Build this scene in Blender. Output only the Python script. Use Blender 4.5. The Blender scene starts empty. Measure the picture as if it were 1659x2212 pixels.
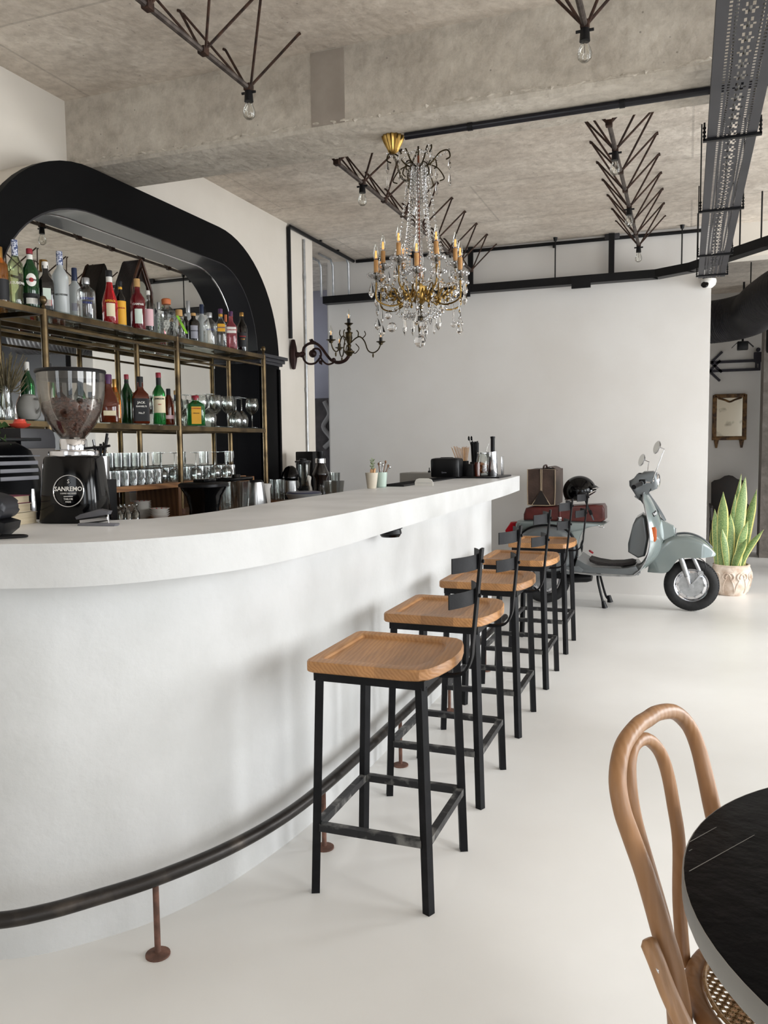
import bpy, bmesh, math, random
from mathutils import Vector, Matrix
random.seed(7)
D = bpy.data
SC = bpy.context.scene
COL = SC.collection
PI = math.pi

# ---------------------------------------------------------------- camera
cam = D.cameras.new('camera'); camo = D.objects.new('camera', cam); COL.objects.link(camo)
cam.sensor_fit = 'VERTICAL'; cam.sensor_height = 36.0; cam.lens = 1759.365/2212*36
R_ = Vector((0.937457, 0.347923, -0.011182)); U_ = Vector((-0.017208, 0.078402, 0.996773)); F_ = Vector((-0.347677, 0.934239, -0.079485))
m = Matrix((R_, U_, -F_)).transposed().to_4x4(); m.translation = Vector((0, 0, 1.4))
camo.matrix_world = m
cam.clip_start = 0.05
SC.camera = camo

# ---------------------------------------------------------------- world, daylight, exposure
SC.view_settings.view_transform = 'Standard'; SC.view_settings.look = 'None'
SC.view_settings.gamma = 1.0; SC.view_settings.exposure = -0.06
try: SC.view_settings.use_curve_mapping = False
except Exception: pass
w = D.worlds.new('sky'); SC.world = w; w.use_nodes = True
w.node_tree.nodes['Background'].inputs[0].default_value = (0.80, 0.90, 1.0, 1)
w.node_tree.nodes['Background'].inputs[1].default_value = 1.6

def daylight(name, loc, rot, sx, sy, power, col=(0.965, 0.985, 1.0)):
    l = D.lights.new(name, 'AREA'); l.shape = 'RECTANGLE'; l.size = sx; l.size_y = sy
    l.energy = power; l.color = col
    o = D.objects.new(name, l); COL.objects.link(o); o.location = loc; o.rotation_euler = rot
    return o
# daylight entering through the tall windows of the right and rear walls, plus one added rear-left fill
daylight('daylight_window_a', (4.35, 0.2, 1.95), (0, math.radians(68), 0), 1.9, 2.6, 120)
daylight('daylight_window_b', (4.35, 3.8, 1.95), (0, math.radians(68), 0), 1.9, 2.6, 150)
daylight('daylight_window_c', (4.35, 6.7, 1.35), (0, math.radians(68), 0), 1.9, 1.5, 210)
daylight('daylight_window_d', (4.35, 9.8, 1.7), (0, math.radians(68), 0), 2.4, 1.6, 70)
daylight('daylight_window_e', (2.75, -3.35, 1.5), (math.radians(74), 0, 0), 2.1, 2.0, 40)
daylight('added_fill_rear_left', (-2.2, -3.35, 1.8), (math.radians(74), 0, 0), 1.0, 2.2, 18)  # unseen rear-left fill, added to brighten the back bar

sun = D.lights.new('sun', 'SUN'); sun.energy = 1.7; sun.angle = math.radians(9); sun.color = (1, .985, .97)
suno = D.objects.new('sun', sun); COL.objects.link(suno); suno.rotation_euler = Vector((-.80, .30, -.45)).to_track_quat('-Z', 'Y').to_euler()

# ---------------------------------------------------------------- materials
def lin(c):
    if isinstance(c, str):
        c = [int(c[i:i+2], 16)/255 for i in (0, 2, 4)]
    return tuple((x/12.92 if x <= 0.04045 else ((x+0.055)/1.055)**2.4) for x in c)
MATS = {}
def mat(name, col, rough=0.5, metal=0.0, col2=None, scale=6.0, bump=0.0, bscale=60.0, trans=0.0, coat=0.0,
        ior=1.45, stretch=(1, 1, 1), spec=None, emit=None, detail=6.0, contrast=(0.35, 0.65), sss=0):
    if name in MATS: return MATS[name]
    m = D.materials.new(name); m.use_nodes = True; nt = m.node_tree; b = nt.nodes['Principled BSDF']
    c = lin(col)
    b.inputs['Base Color'].default_value = (*c, 1); b.inputs['Roughness'].default_value = rough
    b.inputs['Metallic'].default_value = metal; b.inputs['IOR'].default_value = ior
    b.inputs['Transmission Weight'].default_value = trans; b.inputs['Coat Weight'].default_value = coat
    b.inputs['Coat Roughness'].default_value = 0.08
    if spec is not None: b.inputs['Specular IOR Level'].default_value = spec
    if emit: b.inputs['Emission Color'].default_value = (*lin(emit[0]), 1); b.inputs['Emission Strength'].default_value = emit[1]
    c2 = lin(col2) if col2 else tuple(x*0.86 for x in c)
    tc = nt.nodes.new('ShaderNodeTexCoord'); mp = nt.nodes.new('ShaderNodeMapping'); mp.inputs['Scale'].default_value = stretch
    nt.links.new(tc.outputs['Object'], mp.inputs['Vector'])
    n = nt.nodes.new('ShaderNodeTexNoise'); n.inputs['Scale'].default_value = scale; n.inputs['Detail'].default_value = detail
    nt.links.new(mp.outputs[0], n.inputs['Vector'])
    r = nt.nodes.new('ShaderNodeValToRGB'); r.color_ramp.elements[0].position = contrast[0]; r.color_ramp.elements[1].position = contrast[1]
    r.color_ramp.elements[0].color = (*c2, 1); r.color_ramp.elements[1].color = (*c, 1)
    nt.links.new(n.outputs['Fac'], r.inputs['Fac']); nt.links.new(r.outputs['Color'], b.inputs['Base Color'])
    if bump:
        n2 = nt.nodes.new('ShaderNodeTexNoise'); n2.inputs['Scale'].default_value = bscale; n2.inputs['Detail'].default_value = 5
        nt.links.new(mp.outputs[0], n2.inputs['Vector'])
        bp = nt.nodes.new('ShaderNodeBump'); bp.inputs['Strength'].default_value = bump; bp.inputs['Distance'].default_value = 0.01
        nt.links.new(n2.outputs['Fac'], bp.inputs['Height']); nt.links.new(bp.outputs[0], b.inputs['Normal'])
    MATS[name] = m; return m

def thin_glass(name, tint='f4f8f6', gloss=0.06, rough=0.02, edge=0.85):
    """thin clear glass: straight-through transmission with a fresnel reflection"""
    if name in MATS: return MATS[name]
    m = D.materials.new(name); m.use_nodes = True; nt = m.node_tree; nt.nodes.clear()
    out = nt.nodes.new('ShaderNodeOutputMaterial'); mix = nt.nodes.new('ShaderNodeMixShader')
    t = nt.nodes.new('ShaderNodeBsdfTransparent'); g = nt.nodes.new('ShaderNodeBsdfGlossy'); g.inputs['Roughness'].default_value = rough
    lw = nt.nodes.new('ShaderNodeLayerWeight'); lw.inputs['Blend'].default_value = 0.32
    tr = nt.nodes.new('ShaderNodeValToRGB'); tr.color_ramp.elements[0].color = (*lin(tint), 1)
    tr.color_ramp.elements[1].color = tuple(x*0.80 for x in lin(tint)) + (1,); tr.color_ramp.elements[0].position = 0.35
    nt.links.new(lw.outputs['Facing'], tr.inputs['Fac']); nt.links.new(tr.outputs[0], t.inputs['Color'])
    mr = nt.nodes.new('ShaderNodeMapRange'); mr.inputs['To Min'].default_value = gloss; mr.inputs['To Max'].default_value = edge
    nt.links.new(lw.outputs['Fresnel'], mr.inputs['Value']); nt.links.new(mr.outputs[0], mix.inputs[0])
    nt.links.new(t.outputs[0], mix.inputs[1]); nt.links.new(g.outputs[0], mix.inputs[2]); nt.links.new(mix.outputs[0], out.inputs[0])
    MATS[name] = m; return m

def ramp_nodes(m): return m.node_tree

def concrete(name, c1, c2, c3, board_scale, rot=0.0, stain=0.5, joints=0.42):
    m = D.materials.new(name); m.use_nodes = True; nt = m.node_tree; b = nt.nodes['Principled BSDF']; L = nt.links
    b.inputs['Roughness'].default_value = 0.85
    tc = nt.nodes.new('ShaderNodeTexCoord')
    mp = nt.nodes.new('ShaderNodeMapping'); mp.inputs['Rotation'].default_value = (0, 0, rot); L.new(tc.outputs['Object'], mp.inputs[0])
    n1 = nt.nodes.new('ShaderNodeTexNoise'); n1.inputs['Scale'].default_value = 1.1; n1.inputs['Detail'].default_value = 10; n1.inputs['Roughness'].default_value = 0.62
    L.new(mp.outputs[0], n1.inputs['Vector'])
    mp2 = nt.nodes.new('ShaderNodeMapping'); mp2.inputs['Scale'].default_value = (1.0, 2.6, 2.6); L.new(tc.outputs['Object'], mp2.inputs[0])
    n2 = nt.nodes.new('ShaderNodeTexNoise'); n2.inputs['Scale'].default_value = 2.2; n2.inputs['Detail'].default_value = 8; L.new(mp2.outputs[0], n2.inputs['Vector'])
    r1 = nt.nodes.new('ShaderNodeValToRGB'); r1.color_ramp.elements[0].position = 0.36; r1.color_ramp.elements[1].position = 0.62
    r1.color_ramp.elements[0].color = (*lin(c2), 1); r1.color_ramp.elements[1].color = (*lin(c1), 1); L.new(n1.outputs[0], r1.inputs[0])
    r2 = nt.nodes.new('ShaderNodeValToRGB'); r2.color_ramp.elements[0].position = 0.42; r2.color_ramp.elements[1].position = 0.7
    r2.color_ramp.elements[0].color = (0, 0, 0, 1); r2.color_ramp.elements[1].color = (stain, stain, stain, 1); L.new(n2.outputs[0], r2.inputs[0])
    mx = nt.nodes.new('ShaderNodeMixRGB'); L.new(r2.outputs[0], mx.inputs[0]); L.new(r1.outputs[0], mx.inputs[1]); mx.inputs[2].default_value = (*lin(c3), 1)
    # formwork board joints
    br = nt.nodes.new('ShaderNodeTexBrick'); br.inputs['Scale'].default_value = board_scale; br.inputs['Mortar Size'].default_value = 0.0045
    br.inputs['Brick Width'].default_value = 1.9; br.inputs['Row Height'].default_value = 0.62
    br.inputs['Color1'].default_value = (0, 0, 0, 1); br.inputs['Color2'].default_value = (joints*.25, joints*.25, joints*.25, 1); br.inputs['Mortar'].default_value = (joints, joints, joints, 1)
    L.new(mp.outputs[0], br.inputs['Vector'])
    mx2 = nt.nodes.new('ShaderNodeMixRGB'); L.new(br.outputs['Color'], mx2.inputs[0]); L.new(mx.outputs[0], mx2.inputs[1]); mx2.inputs[2].default_value = (*[x*0.5 for x in lin(c2)], 1)
    # small pits
    vo = nt.nodes.new('ShaderNodeTexVoronoi'); vo.inputs['Scale'].default_value = 13; L.new(tc.outputs['Object'], vo.inputs['Vector'])
    r3 = nt.nodes.new('ShaderNodeValToRGB'); r3.color_ramp.elements[0].position = 0.035; r3.color_ramp.elements[1].position = 0.07
    r3.color_ramp.elements[0].color = (0.45, 0.45, 0.45, 1); r3.color_ramp.elements[1].color = (1, 1, 1, 1); L.new(vo.outputs['Distance'], r3.inputs[0])
    mx3 = nt.nodes.new('ShaderNodeMixRGB'); mx3.blend_type = 'MULTIPLY'; mx3.inputs[0].default_value = 0.8
    L.new(mx2.outputs[0], mx3.inputs[1]); L.new(r3.outputs[0], mx3.inputs[2])
    nf = nt.nodes.new('ShaderNodeTexNoise'); nf.inputs['Scale'].default_value = 16; nf.inputs['Detail'].default_value = 12; nf.inputs['Roughness'].default_value = 0.72; L.new(tc.outputs['Object'], nf.inputs['Vector'])
    rf = nt.nodes.new('ShaderNodeValToRGB'); rf.color_ramp.elements[0].position = 0.30; rf.color_ramp.elements[1].position = 0.58
    rf.color_ramp.elements[0].color = (0.70, 0.685, 0.67, 1); rf.color_ramp.elements[1].color = (1, 1, 1, 1); L.new(nf.outputs[0], rf.inputs[0])
    mx4 = nt.nodes.new('ShaderNodeMixRGB'); mx4.blend_type = 'MULTIPLY'; mx4.inputs[0].default_value = 0.9
    L.new(mx3.outputs[0], mx4.inputs[1]); L.new(rf.outputs[0], mx4.inputs[2])
    n5 = nt.nodes.new('ShaderNodeTexNoise'); n5.inputs['Scale'].default_value = 3.2; n5.inputs['Detail'].default_value = 6; n5.inputs['Distortion'].default_value = 1.5; L.new(tc.outputs['Object'], n5.inputs['Vector'])
    r5 = nt.nodes.new('ShaderNodeValToRGB'); r5.color_ramp.elements[0].position = 0.52; r5.color_ramp.elements[1].position = 0.68
    r5.color_ramp.elements[0].color = (1, 1, 1, 1); r5.color_ramp.elements[1].color = (0.91, 0.905, 0.90, 1); L.new(n5.outputs[0], r5.inputs[0])
    mx5 = nt.nodes.new('ShaderNodeMixRGB'); mx5.blend_type = 'MULTIPLY'; mx5.inputs[0].default_value = 1.0
    L.new(mx4.outputs[0], mx5.inputs[1]); L.new(r5.outputs[0], mx5.inputs[2]); L.new(mx5.outputs[0], b.inputs['Base Color'])
    n3 = nt.nodes.new('ShaderNodeTexNoise'); n3.inputs['Scale'].default_value = 22; n3.inputs['Detail'].default_value = 8; L.new(tc.outputs['Object'], n3.inputs['Vector'])
    bp = nt.nodes.new('ShaderNodeBump'); bp.inputs['Strength'].default_value = 0.4; bp.inputs['Distance'].default_value = 0.02
    L.new(n3.outputs[0], bp.inputs['Height']); L.new(bp.outputs[0], b.inputs['Normal'])
    MATS[name] = m; return m

def wood(name, c1, c2, c3, axis=1, board=0.11, rough=0.5, grain=1.0):
    """boards side by side across X (grain along `axis`), tones differ per board and per object"""
    m = D.materials.new(name); m.use_nodes = True; nt = m.node_tree; b = nt.nodes['Principled BSDF']; L = nt.links
    b.inputs['Roughness'].default_value = rough
    tc = nt.nodes.new('ShaderNodeTexCoord'); oi = nt.nodes.new('ShaderNodeObjectInfo')
    sc = [9.0, 9.0, 9.0]; sc[axis] = 1.1
    mp = nt.nodes.new('ShaderNodeMapping'); mp.inputs['Scale'].default_value = sc
    off = nt.nodes.new('ShaderNodeVectorMath'); off.operation = 'ADD'
    mul = nt.nodes.new('ShaderNodeMath'); mul.operation = 'MULTIPLY'; mul.inputs[1].default_value = 7.3
    L.new(oi.outputs['Random'], mul.inputs[0]); L.new(tc.outputs['Object'], off.inputs[0]); L.new(mul.outputs[0], off.inputs[1]); L.new(off.outputs[0], mp.inputs[0])
    wv = nt.nodes.new('ShaderNodeTexWave'); wv.wave_type = 'BANDS'; wv.bands_direction = 'DIAGONAL'; wv.inputs['Scale'].default_value = 2.2*grain
    wv.inputs['Distortion'].default_value = 7.0; wv.inputs['Detail'].default_value = 3; wv.inputs['Detail Scale'].default_value = 0.7
    L.new(mp.outputs[0], wv.inputs['Vector'])
    n = nt.nodes.new('ShaderNodeTexNoise'); n.inputs['Scale'].default_value = 3.0; n.inputs['Detail'].default_value = 8; L.new(mp.outputs[0], n.inputs['Vector'])
    r = nt.nodes.new('ShaderNodeValToRGB'); r.color_ramp.elements[0].position = 0.15; r.color_ramp.elements[1].position = 0.75
    r.color_ramp.elements[0].color = (*lin(c2), 1); r.color_ramp.elements[1].color = (*lin(c1), 1); L.new(wv.outputs['Fac'], r.inputs[0])
    # board tone
    sx = nt.nodes.new('ShaderNodeSeparateXYZ'); L.new(off.outputs[0], sx.inputs[0])
    dv = nt.nodes.new('ShaderNodeMath'); dv.operation = 'DIVIDE'; dv.inputs[1].default_value = board; L.new(sx.outputs[0 if axis != 0 else 1], dv.inputs[0])
    fl = nt.nodes.new('ShaderNodeMath'); fl.operation = 'FLOOR'; L.new(dv.outputs[0], fl.inputs[0])
    wn = nt.nodes.new('ShaderNodeTexWhiteNoise'); wn.noise_dimensions = '1D'; L.new(fl.outputs[0], wn.inputs['W'])
    m1 = nt.nodes.new('ShaderNodeMath'); m1.operation = 'MULTIPLY'; m1.inputs[1].default_value = 0.75; L.new(wn.outputs['Value'], m1.inputs[0])
    mx = nt.nodes.new('ShaderNodeMixRGB'); L.new(m1.outputs[0], mx.inputs[0]); L.new(r.outputs[0], mx.inputs[1]); mx.inputs[2].default_value = (*lin(c3), 1)
    r2 = nt.nodes.new('ShaderNodeValToRGB'); r2.color_ramp.elements[0].position = 0.3; r2.color_ramp.elements[0].color = (0.72, 0.72, 0.72, 1)
    r2.color_ramp.elements[1].position = 0.6; r2.color_ramp.elements[1].color = (1, 1, 1, 1); L.new(n.outputs[0], r2.inputs[0])
    mx2 = nt.nodes.new('ShaderNodeMixRGB'); mx2.blend_type = 'MULTIPLY'; mx2.inputs[0].default_value = 0.75
    L.new(mx.outputs[0], mx2.inputs[1]); L.new(r2.outputs[0], mx2.inputs[2]); L.new(mx2.outputs[0], b.inputs['Base Color'])
    bp = nt.nodes.new('ShaderNodeBump'); bp.inputs['Strength'].default_value = 0.12; bp.inputs['Distance'].default_value = 0.004
    L.new(wv.outputs['Fac'], bp.inputs['Height']); L.new(bp.outputs[0], b.inputs['Normal'])
    MATS[name] = m; return m

M_wall = mat('white plaster', 'dcd9d5', 0.85, col2='d6d2cd', scale=1.6, bump=0.05, bscale=30)
M_wall2 = mat('warm white plaster', 'd6cfc5', 0.85, col2='cec7bc', scale=1.6, bump=0.05, bscale=30)
M_cement = mat('white microcement', 'cfcfce', 0.6, col2='c2c2c0', scale=2.6, bump=0.2, bscale=34, detail=9)
M_top = mat('polished microcement', 'f3f4f6', 0.42, col2='e6e7e8', scale=3.4, bump=0.03, bscale=22, detail=9)
M_floor = mat('poured white floor', 'e9e8e5', 0.36, col2='dedcd8', scale=0.8, bump=0.04, bscale=5, detail=9)
M_ceil = concrete('board-marked ceiling concrete', 'e6dccf', 'cfc3b5', 'a99d90', 0.62, 0.0, 0.4)
M_beam = concrete('rough beam concrete', 'd2cabd', 'bcb3a6', '9a9186', 0.30, 0.0, 0.45, 0.0)
M_column = concrete('grey column concrete', 'a19a92', '857e78', '6c6660', 0.5, 0.0, 0.6)
M_black = mat('black satin paint', '030304', 0.6, col2='050506', scale=3, spec=0.12)
M_blkmetal = mat('black coated steel', '101012', 0.55, metal=0.1, col2='18181a', scale=18, bump=0.05, bscale=90, spec=0.2)
M_scuff = mat('scuffed black steel', '232325', 0.5, metal=0.3, col2='6d6c69', scale=16, contrast=(0.38, 0.50), bump=0.1)
M_tray = mat('dark grey coated sheet', '403f42', 0.55, metal=0.1, col2='38373a', scale=4)
M_rust = mat('rusty steel rod', '4a342a', 0.7, metal=0.5, col2='2c211d', scale=30, bump=0.25, bscale=160)
M_chord = mat('bare steel chord', '5f5650', 0.55, metal=0.6, col2='3f3733', scale=20, bump=0.2)
M_rustpost = mat('rusted post', '7d5a4c', 0.8, metal=0.2, col2='5a4238', scale=30, bump=0.2)
M_rail = mat('worn dark pipe', '34312f', 0.38, metal=0.7, col2='57504a', scale=9, bump=0.1, contrast=(0.3, 0.5))
M_brass = mat('aged brass tube', '6e5d42', 0.36, metal=0.9, col2='3f3426', scale=9, bump=0.05, contrast=(0.3, 0.6))
M_gold = mat('polished gilt brass', 'a5854a', 0.3, metal=1.0, col2='6f562c', scale=14)
M_bronze = mat('dark bronze', '4a3f28', 0.4, metal=0.85, col2='2b2419', scale=20)
M_iron = mat('oxblood iron', '33201d', 0.45, metal=0.6, col2='231514', scale=12)
M_chrome = mat('chrome', 'e6e6e8', 0.12, metal=1.0, col2='d6d6da', scale=3)
M_steel = mat('brushed steel', 'c9c9c9', 0.25, metal=1.0, col2='aeaeae', scale=40, stretch=(1, 1, 0.05))
M_alu = mat('satin aluminium', 'b9bbbd', 0.38, metal=0.9, col2='9fa1a3', scale=20)
M_plastic = mat('black plastic', '0f0f11', 0.4, col2='131315', scale=5, spec=0.3)
M_gloss = mat('gloss black shell', '020203', 0.10, col2='030304', scale=3, spec=0.35)
M_greyplastic = mat('mid grey plastic', '77777d', 0.5, scale=5)
M_white = mat('white porcelain', 'e8e6e1', 0.25, scale=4, coat=0.4)
M_red = mat('red glaze', 'a3202a', 0.35, scale=4)
M_paper = mat('cream paper', 'd9cbb1', 0.8, col2='c4b496', scale=6, stretch=(1, 1, 40))
M_seat = wood('oiled pine seat', 'c08c57', 'b17d4a', '75502f', axis=1, board=0.13, rough=0.48, grain=2.2)
M_cab = wood('dark oak board', '8c6440', '6a4528', '573822', axis=2, board=0.3, rough=0.6)
M_cabx = wood('oak shelf board', '9a6d42', '7a5230', '6a4527', axis=1, board=0.4, rough=0.5)
M_bent = wood('bent beech', 'bb9069', 'b08660', '8f653f', axis=2, board=2.0, rough=0.42, grain=1.6)
M_tabletop = mat('black stained tabletop', '08080b', 0.5, col2='040406', scale=5, bump=0.5, bscale=22, spec=0.12)
M_cane = mat('woven cane', 'b08d61', 0.6, col2='8a6943', scale=90, bump=0.3, bscale=200)
G_clear = thin_glass('clear glass', 'fafcfb', .07, .02, .8)
G_shelf = thin_glass('shelf glass', 'f2f6f3', .03, .02, .35)
G_bulb = thin_glass('bulb glass', 'fbfbf8', 0.035, 0.01, 0.7)
G_jug = thin_glass('clear plastic', 'eef0ef', 0.10, 0.06, 0.7)
G_frost = mat('frosted glass', 'dde2e2', 0.3, trans=0.55, col2='ccd3d4', scale=5)
G_crystal = mat('cut crystal', 'ffffff', 0.0, trans=1.0, ior=1.5, col2='ffffff')
G_mirror = mat('mirror silvering', 'e2e2de', 0.01, metal=1.0, col2='dededa', scale=2)

# ---------------------------------------------------------------- helpers
class MB:
    """collects shapes, links them as one mesh object"""
    def __init__(s): s.bm = bmesh.new()
    def add(s, vs, fs):
        v = [s.bm.verts.new(p) for p in vs]
        for f in fs:
            try: s.bm.faces.new([v[i] for i in f])
            except ValueError: pass
        return v
    def box(s, c, size, rot=None, bevel=0.0, seg=2):
        x, y, z = (d/2 for d in size); P = [Vector((i*x, j*y, k*z)) for i in (-1, 1) for j in (-1, 1) for k in (-1, 1)]
        if rot:
            M = rot if isinstance(rot, Matrix) else Matrix.Rotation(rot, 3, 'Z'); P = [M @ p for p in P]
        P = [p + Vector(c) for p in P]
        v = s.add(P, [(0, 1, 3, 2), (4, 6, 7, 5), (0, 4, 5, 1), (2, 3, 7, 6), (0, 2, 6, 4), (1, 5, 7, 3)])
        if bevel:
            es = {e for q in v for e in q.link_edges}
            bmesh.ops.bevel(s.bm, geom=list(es), offset=bevel, segments=seg, affect='EDGES', profile=0.6)
        return s
    def lathe(s, prof, c=(0, 0, 0), n=24, sq=0.0, M=None, sy=1.0, flute=0, fd=0.0):
        """prof: (r, z) list; sq rounds the section towards a square; flute adds ribs"""
        rings = []; c = Vector(c)
        for r, z in prof:
            if r < 1e-6: rings.append([Vector((0, 0, z))]); continue
            R = []
            for i in range(n):
                a = 2*PI*i/n; q = 1.0
                if sq: e = 2+sq*6; q = 1/(abs(math.cos(a))**e+abs(math.sin(a))**e)**(1/e)
                if flute: q *= 1+fd*math.cos(a*flute)
                R.append(Vector((r*q*math.cos(a), sy*r*q*math.sin(a), z)))
            rings.append(R)
        V = [[s.bm.verts.new((M @ p if M else p)+c) for p in R] for R in rings]
        for A, B in zip(V, V[1:]):
            for i in range(n):
                j = (i+1) % n
                if len(A) == 1 and len(B) == 1: break
                if len(A) == 1: f = (A[0], B[j], B[i])
                elif len(B) == 1: f = (A[i], A[j], B[0])
                else: f = (A[i], A[j], B[j], B[i])
                try: s.bm.faces.new(f)
                except ValueError: pass
        return s
    def cyl(s, p0, p1, r0, r1=None, n=12, cap=True):
        r1 = r0 if r1 is None else r1; p0 = Vector(p0); p1 = Vector(p1); d = p1-p0; L = d.length
        M = d.to_track_quat('Z', 'Y').to_matrix()
        pr = [(r0, 0), (r1, L)]
        if cap: pr = [(0, 0)]+pr+[(0, L)]
        return s.lathe(pr, p0, n, M=M)
    def sphere(s, c, r, n=12, k=8, sz=1.0, M=None):
        return s.lathe([(r*math.sin(PI*i/k), -r*sz*math.cos(PI*i/k)) for i in range(k+1)], c, n, M=M)
    def tube(s, pts, r, n=10, closed=False, cap=True, flat=1.0, up=None):
        P = [Vector(p) for p in pts]; N = len(P); rr = r if isinstance(r, (list, tuple)) else [r]*N
        T = []
        for i in range(N):
            a = P[(i-1) % N] if (closed or i > 0) else P[0]; b = P[(i+1) % N] if (closed or i < N-1) else P[-1]
            t = (b-a); T.append(t.normalized() if t.length > 1e-9 else Vector((0, 0, 1)))
        u = Vector(up) if up else (Vector((0, 0, 1)) if abs(T[0].z) < 0.9 else Vector((1, 0, 0)))
        u = (u-T[0]*u.dot(T[0])).normalized(); rings = []
        for i in range(N):
            if i: u = (u-T[i]*u.dot(T[i])); u = u.normalized() if u.length > 1e-6 else T[i].orthogonal().normalized()
            w_ = T[i].cross(u)
            rings.append([s.bm.verts.new(P[i]+(u*math.cos(2*PI*k/n)*flat+w_*math.sin(2*PI*k/n))*rr[i]) for k in range(n)])
        R = rings+([rings[0]] if closed else [])
        for A, B in zip(R, R[1:]):
            for k in range(n):
                try: s.bm.faces.new((A[k], A[(k+1) % n], B[(k+1) % n], B[k]))
                except ValueError: pass
        if cap and not closed:
            for A in (rings[0][::-1], rings[-1]):
                try: s.bm.faces.new(A)
                except ValueError: pass
        return s
    def bar(s, p0, p1, wx, wy, bevel=0.0, up=(0, 0, 1)):
        p0 = Vector(p0); p1 = Vector(p1); d = p1-p0; z = d.normalized(); x = Vector(up).cross(z)
        if x.length < 1e-4: x = Vector((1, 0, 0))
        x.normalize(); y = z.cross(x); M = Matrix((x, y, z)).transposed()
        return s.box((p0+p1)/2, (wx, wy, d.length), M, bevel)
    def prism(s, poly, a, b, plane='xy', bevel=0.0, seg=2):
        """closed outline extruded from a to b along the plane's normal"""
        def P(u, v, w_): return {'xy': (u, v, w_), 'xz': (u, w_, v), 'yz': (w_, u, v)}[plane]
        n = len(poly); A = [s.bm.verts.new(P(u, v, a)) for u, v in poly]; B = [s.bm.verts.new(P(u, v, b)) for u, v in poly]
        F = []
        for fa in (A[::-1], B): F.append(s.bm.faces.new(fa))
        for i in range(n): F.append(s.bm.faces.new((A[i], A[(i+1) % n], B[(i+1) % n], B[i])))
        if bevel:
            es = {e for f in F[:2] for e in f.edges}
            bmesh.ops.bevel(s.bm, geom=list(es), offset=bevel, segments=seg, affect='EDGES', profile=0.6)
        return s
    def grid(s, fn, nu, nv, thick=0.0, cu=False):
        V = [[s.bm.verts.new(fn(i/nu, j/nv)) for j in range(nv+1)] for i in range(nu+1)]; F = []
        for i in range(nu):
            for j in range(nv):
                try: F.append(s.bm.faces.new((V[i][j], V[i+1][j], V[i+1][j+1], V[i][j+1])))
                except ValueError: pass
        if thick: 
            for f in F: f.normal_update()
            bmesh.ops.solidify(s.bm, geom=F, thickness=thick)
        return s
    def text(s, body, size, fn, depth=0.0012, bold=False, space=1.0):
        """lettering as solid shapes; fn maps (u, v, w) of the flat text onto the surface"""
        c = D.curves.new('t', 'FONT'); c.body = body; c.size = size; c.extrude = depth; c.align_x = 'CENTER'; c.align_y = 'CENTER'
        c.space_character = space; c.resolution_u = 2
        if bold: c.offset = size*0.018
        o = D.objects.new('t', c); COL.objects.link(o); dg = bpy.context.evaluated_depsgraph_get()
        me = D.meshes.new_from_object(o.evaluated_get(dg)); v = [s.bm.verts.new(fn(*p.co)) for p in me.vertices]
        for p in me.polygons:
            try: s.bm.faces.new([v[i] for i in p.vertices])
            except ValueError: pass
        D.objects.remove(o); D.curves.remove(c); D.meshes.remove(me); return s
    def build(s, name, material, parent=None, loc=None, smooth=38, rotz=0):
        bmesh.ops.remove_doubles(s.bm, verts=s.bm.verts, dist=1e-6)
        bmesh.ops.recalc_face_normals(s.bm, faces=s.bm.faces)
        me = D.meshes.new(name); s.bm.to_mesh(me); s.bm.free()
        for p in me.polygons: p.use_smooth = True
        me.set_sharp_from_angle(angle=math.radians(smooth))
        me.materials.append(material); o = D.objects.new(name, me); COL.objects.link(o)
        if parent: o.parent = parent
        if loc: o.location = loc
        if rotz: o.rotation_euler = (0, 0, rotz)
        return o
def tag(o, label, cat, group=None, kind=None):
    o['label'] = label; o['category'] = cat
    if group: o['group'] = group
    if kind: o['kind'] = kind
    return o
def thing(name, label, cat, loc=(0, 0, 0), rotz=0.0, group=None):
    o = D.objects.new(name, None); COL.objects.link(o); o.location = loc; o.rotation_euler = (0, 0, rotz); o.empty_display_size = 0.05
    return tag(o, label, cat, group)
def struct(name, mb, m, smooth=30, parent=None):
    o = mb.build(name, m, parent, smooth=smooth)
    if not parent: o['kind'] = 'structure'
    return o
def kids(o): return [c for c in D.objects if c.parent == o]
def dup(root, loc, rotz=None, label=None, group=None, scale=None):
    def rec(o, par):
        c = o.copy(); COL.objects.link(c)
        if par: c.parent = par
        for k in list(CH.get(o.name, [])): rec(k, c)
        return c
    CH = {}
    def gather(o):
        CH[o.name] = list(o.children)
        for k in o.children: gather(k)
    gather(root)
    r = rec(root, None); r.location = loc
    if rotz is not None: r.rotation_euler = (0, 0, rotz)
    if scale: r.scale = scale
    if label: r['label'] = label
    if group: r['group'] = group
    return r
def spline(pts, n=8, closed=False):
    P = [Vector(p) for p in pts]; N = len(P); out = []
    rng = range(N if closed else N-1)
    for i in rng:
        a = P[(i-1) % N] if (closed or i > 0) else P[0]*2-P[1]; b = P[i]; c = P[(i+1) % N]
        d = P[(i+2) % N] if (closed or i < N-2) else P[-1]*2-P[-2]
        for k in range(n):
            t = k/n; out.append(0.5*((2*b)+(c-a)*t+(2*a-5*b+4*c-d)*t*t+(3*b-a-3*c+d)*t**3))
    if not closed: out.append(P[-1])
    return out
def arc(cx_, cy_, r, a0, a1, n, ry=None):
    ry = ry or r
    return [(cx_+r*math.cos(math.radians(a0+(a1-a0)*i/n)), cy_+ry*math.sin(math.radians(a0+(a1-a0)*i/n))) for i in range(n+1)]

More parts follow.
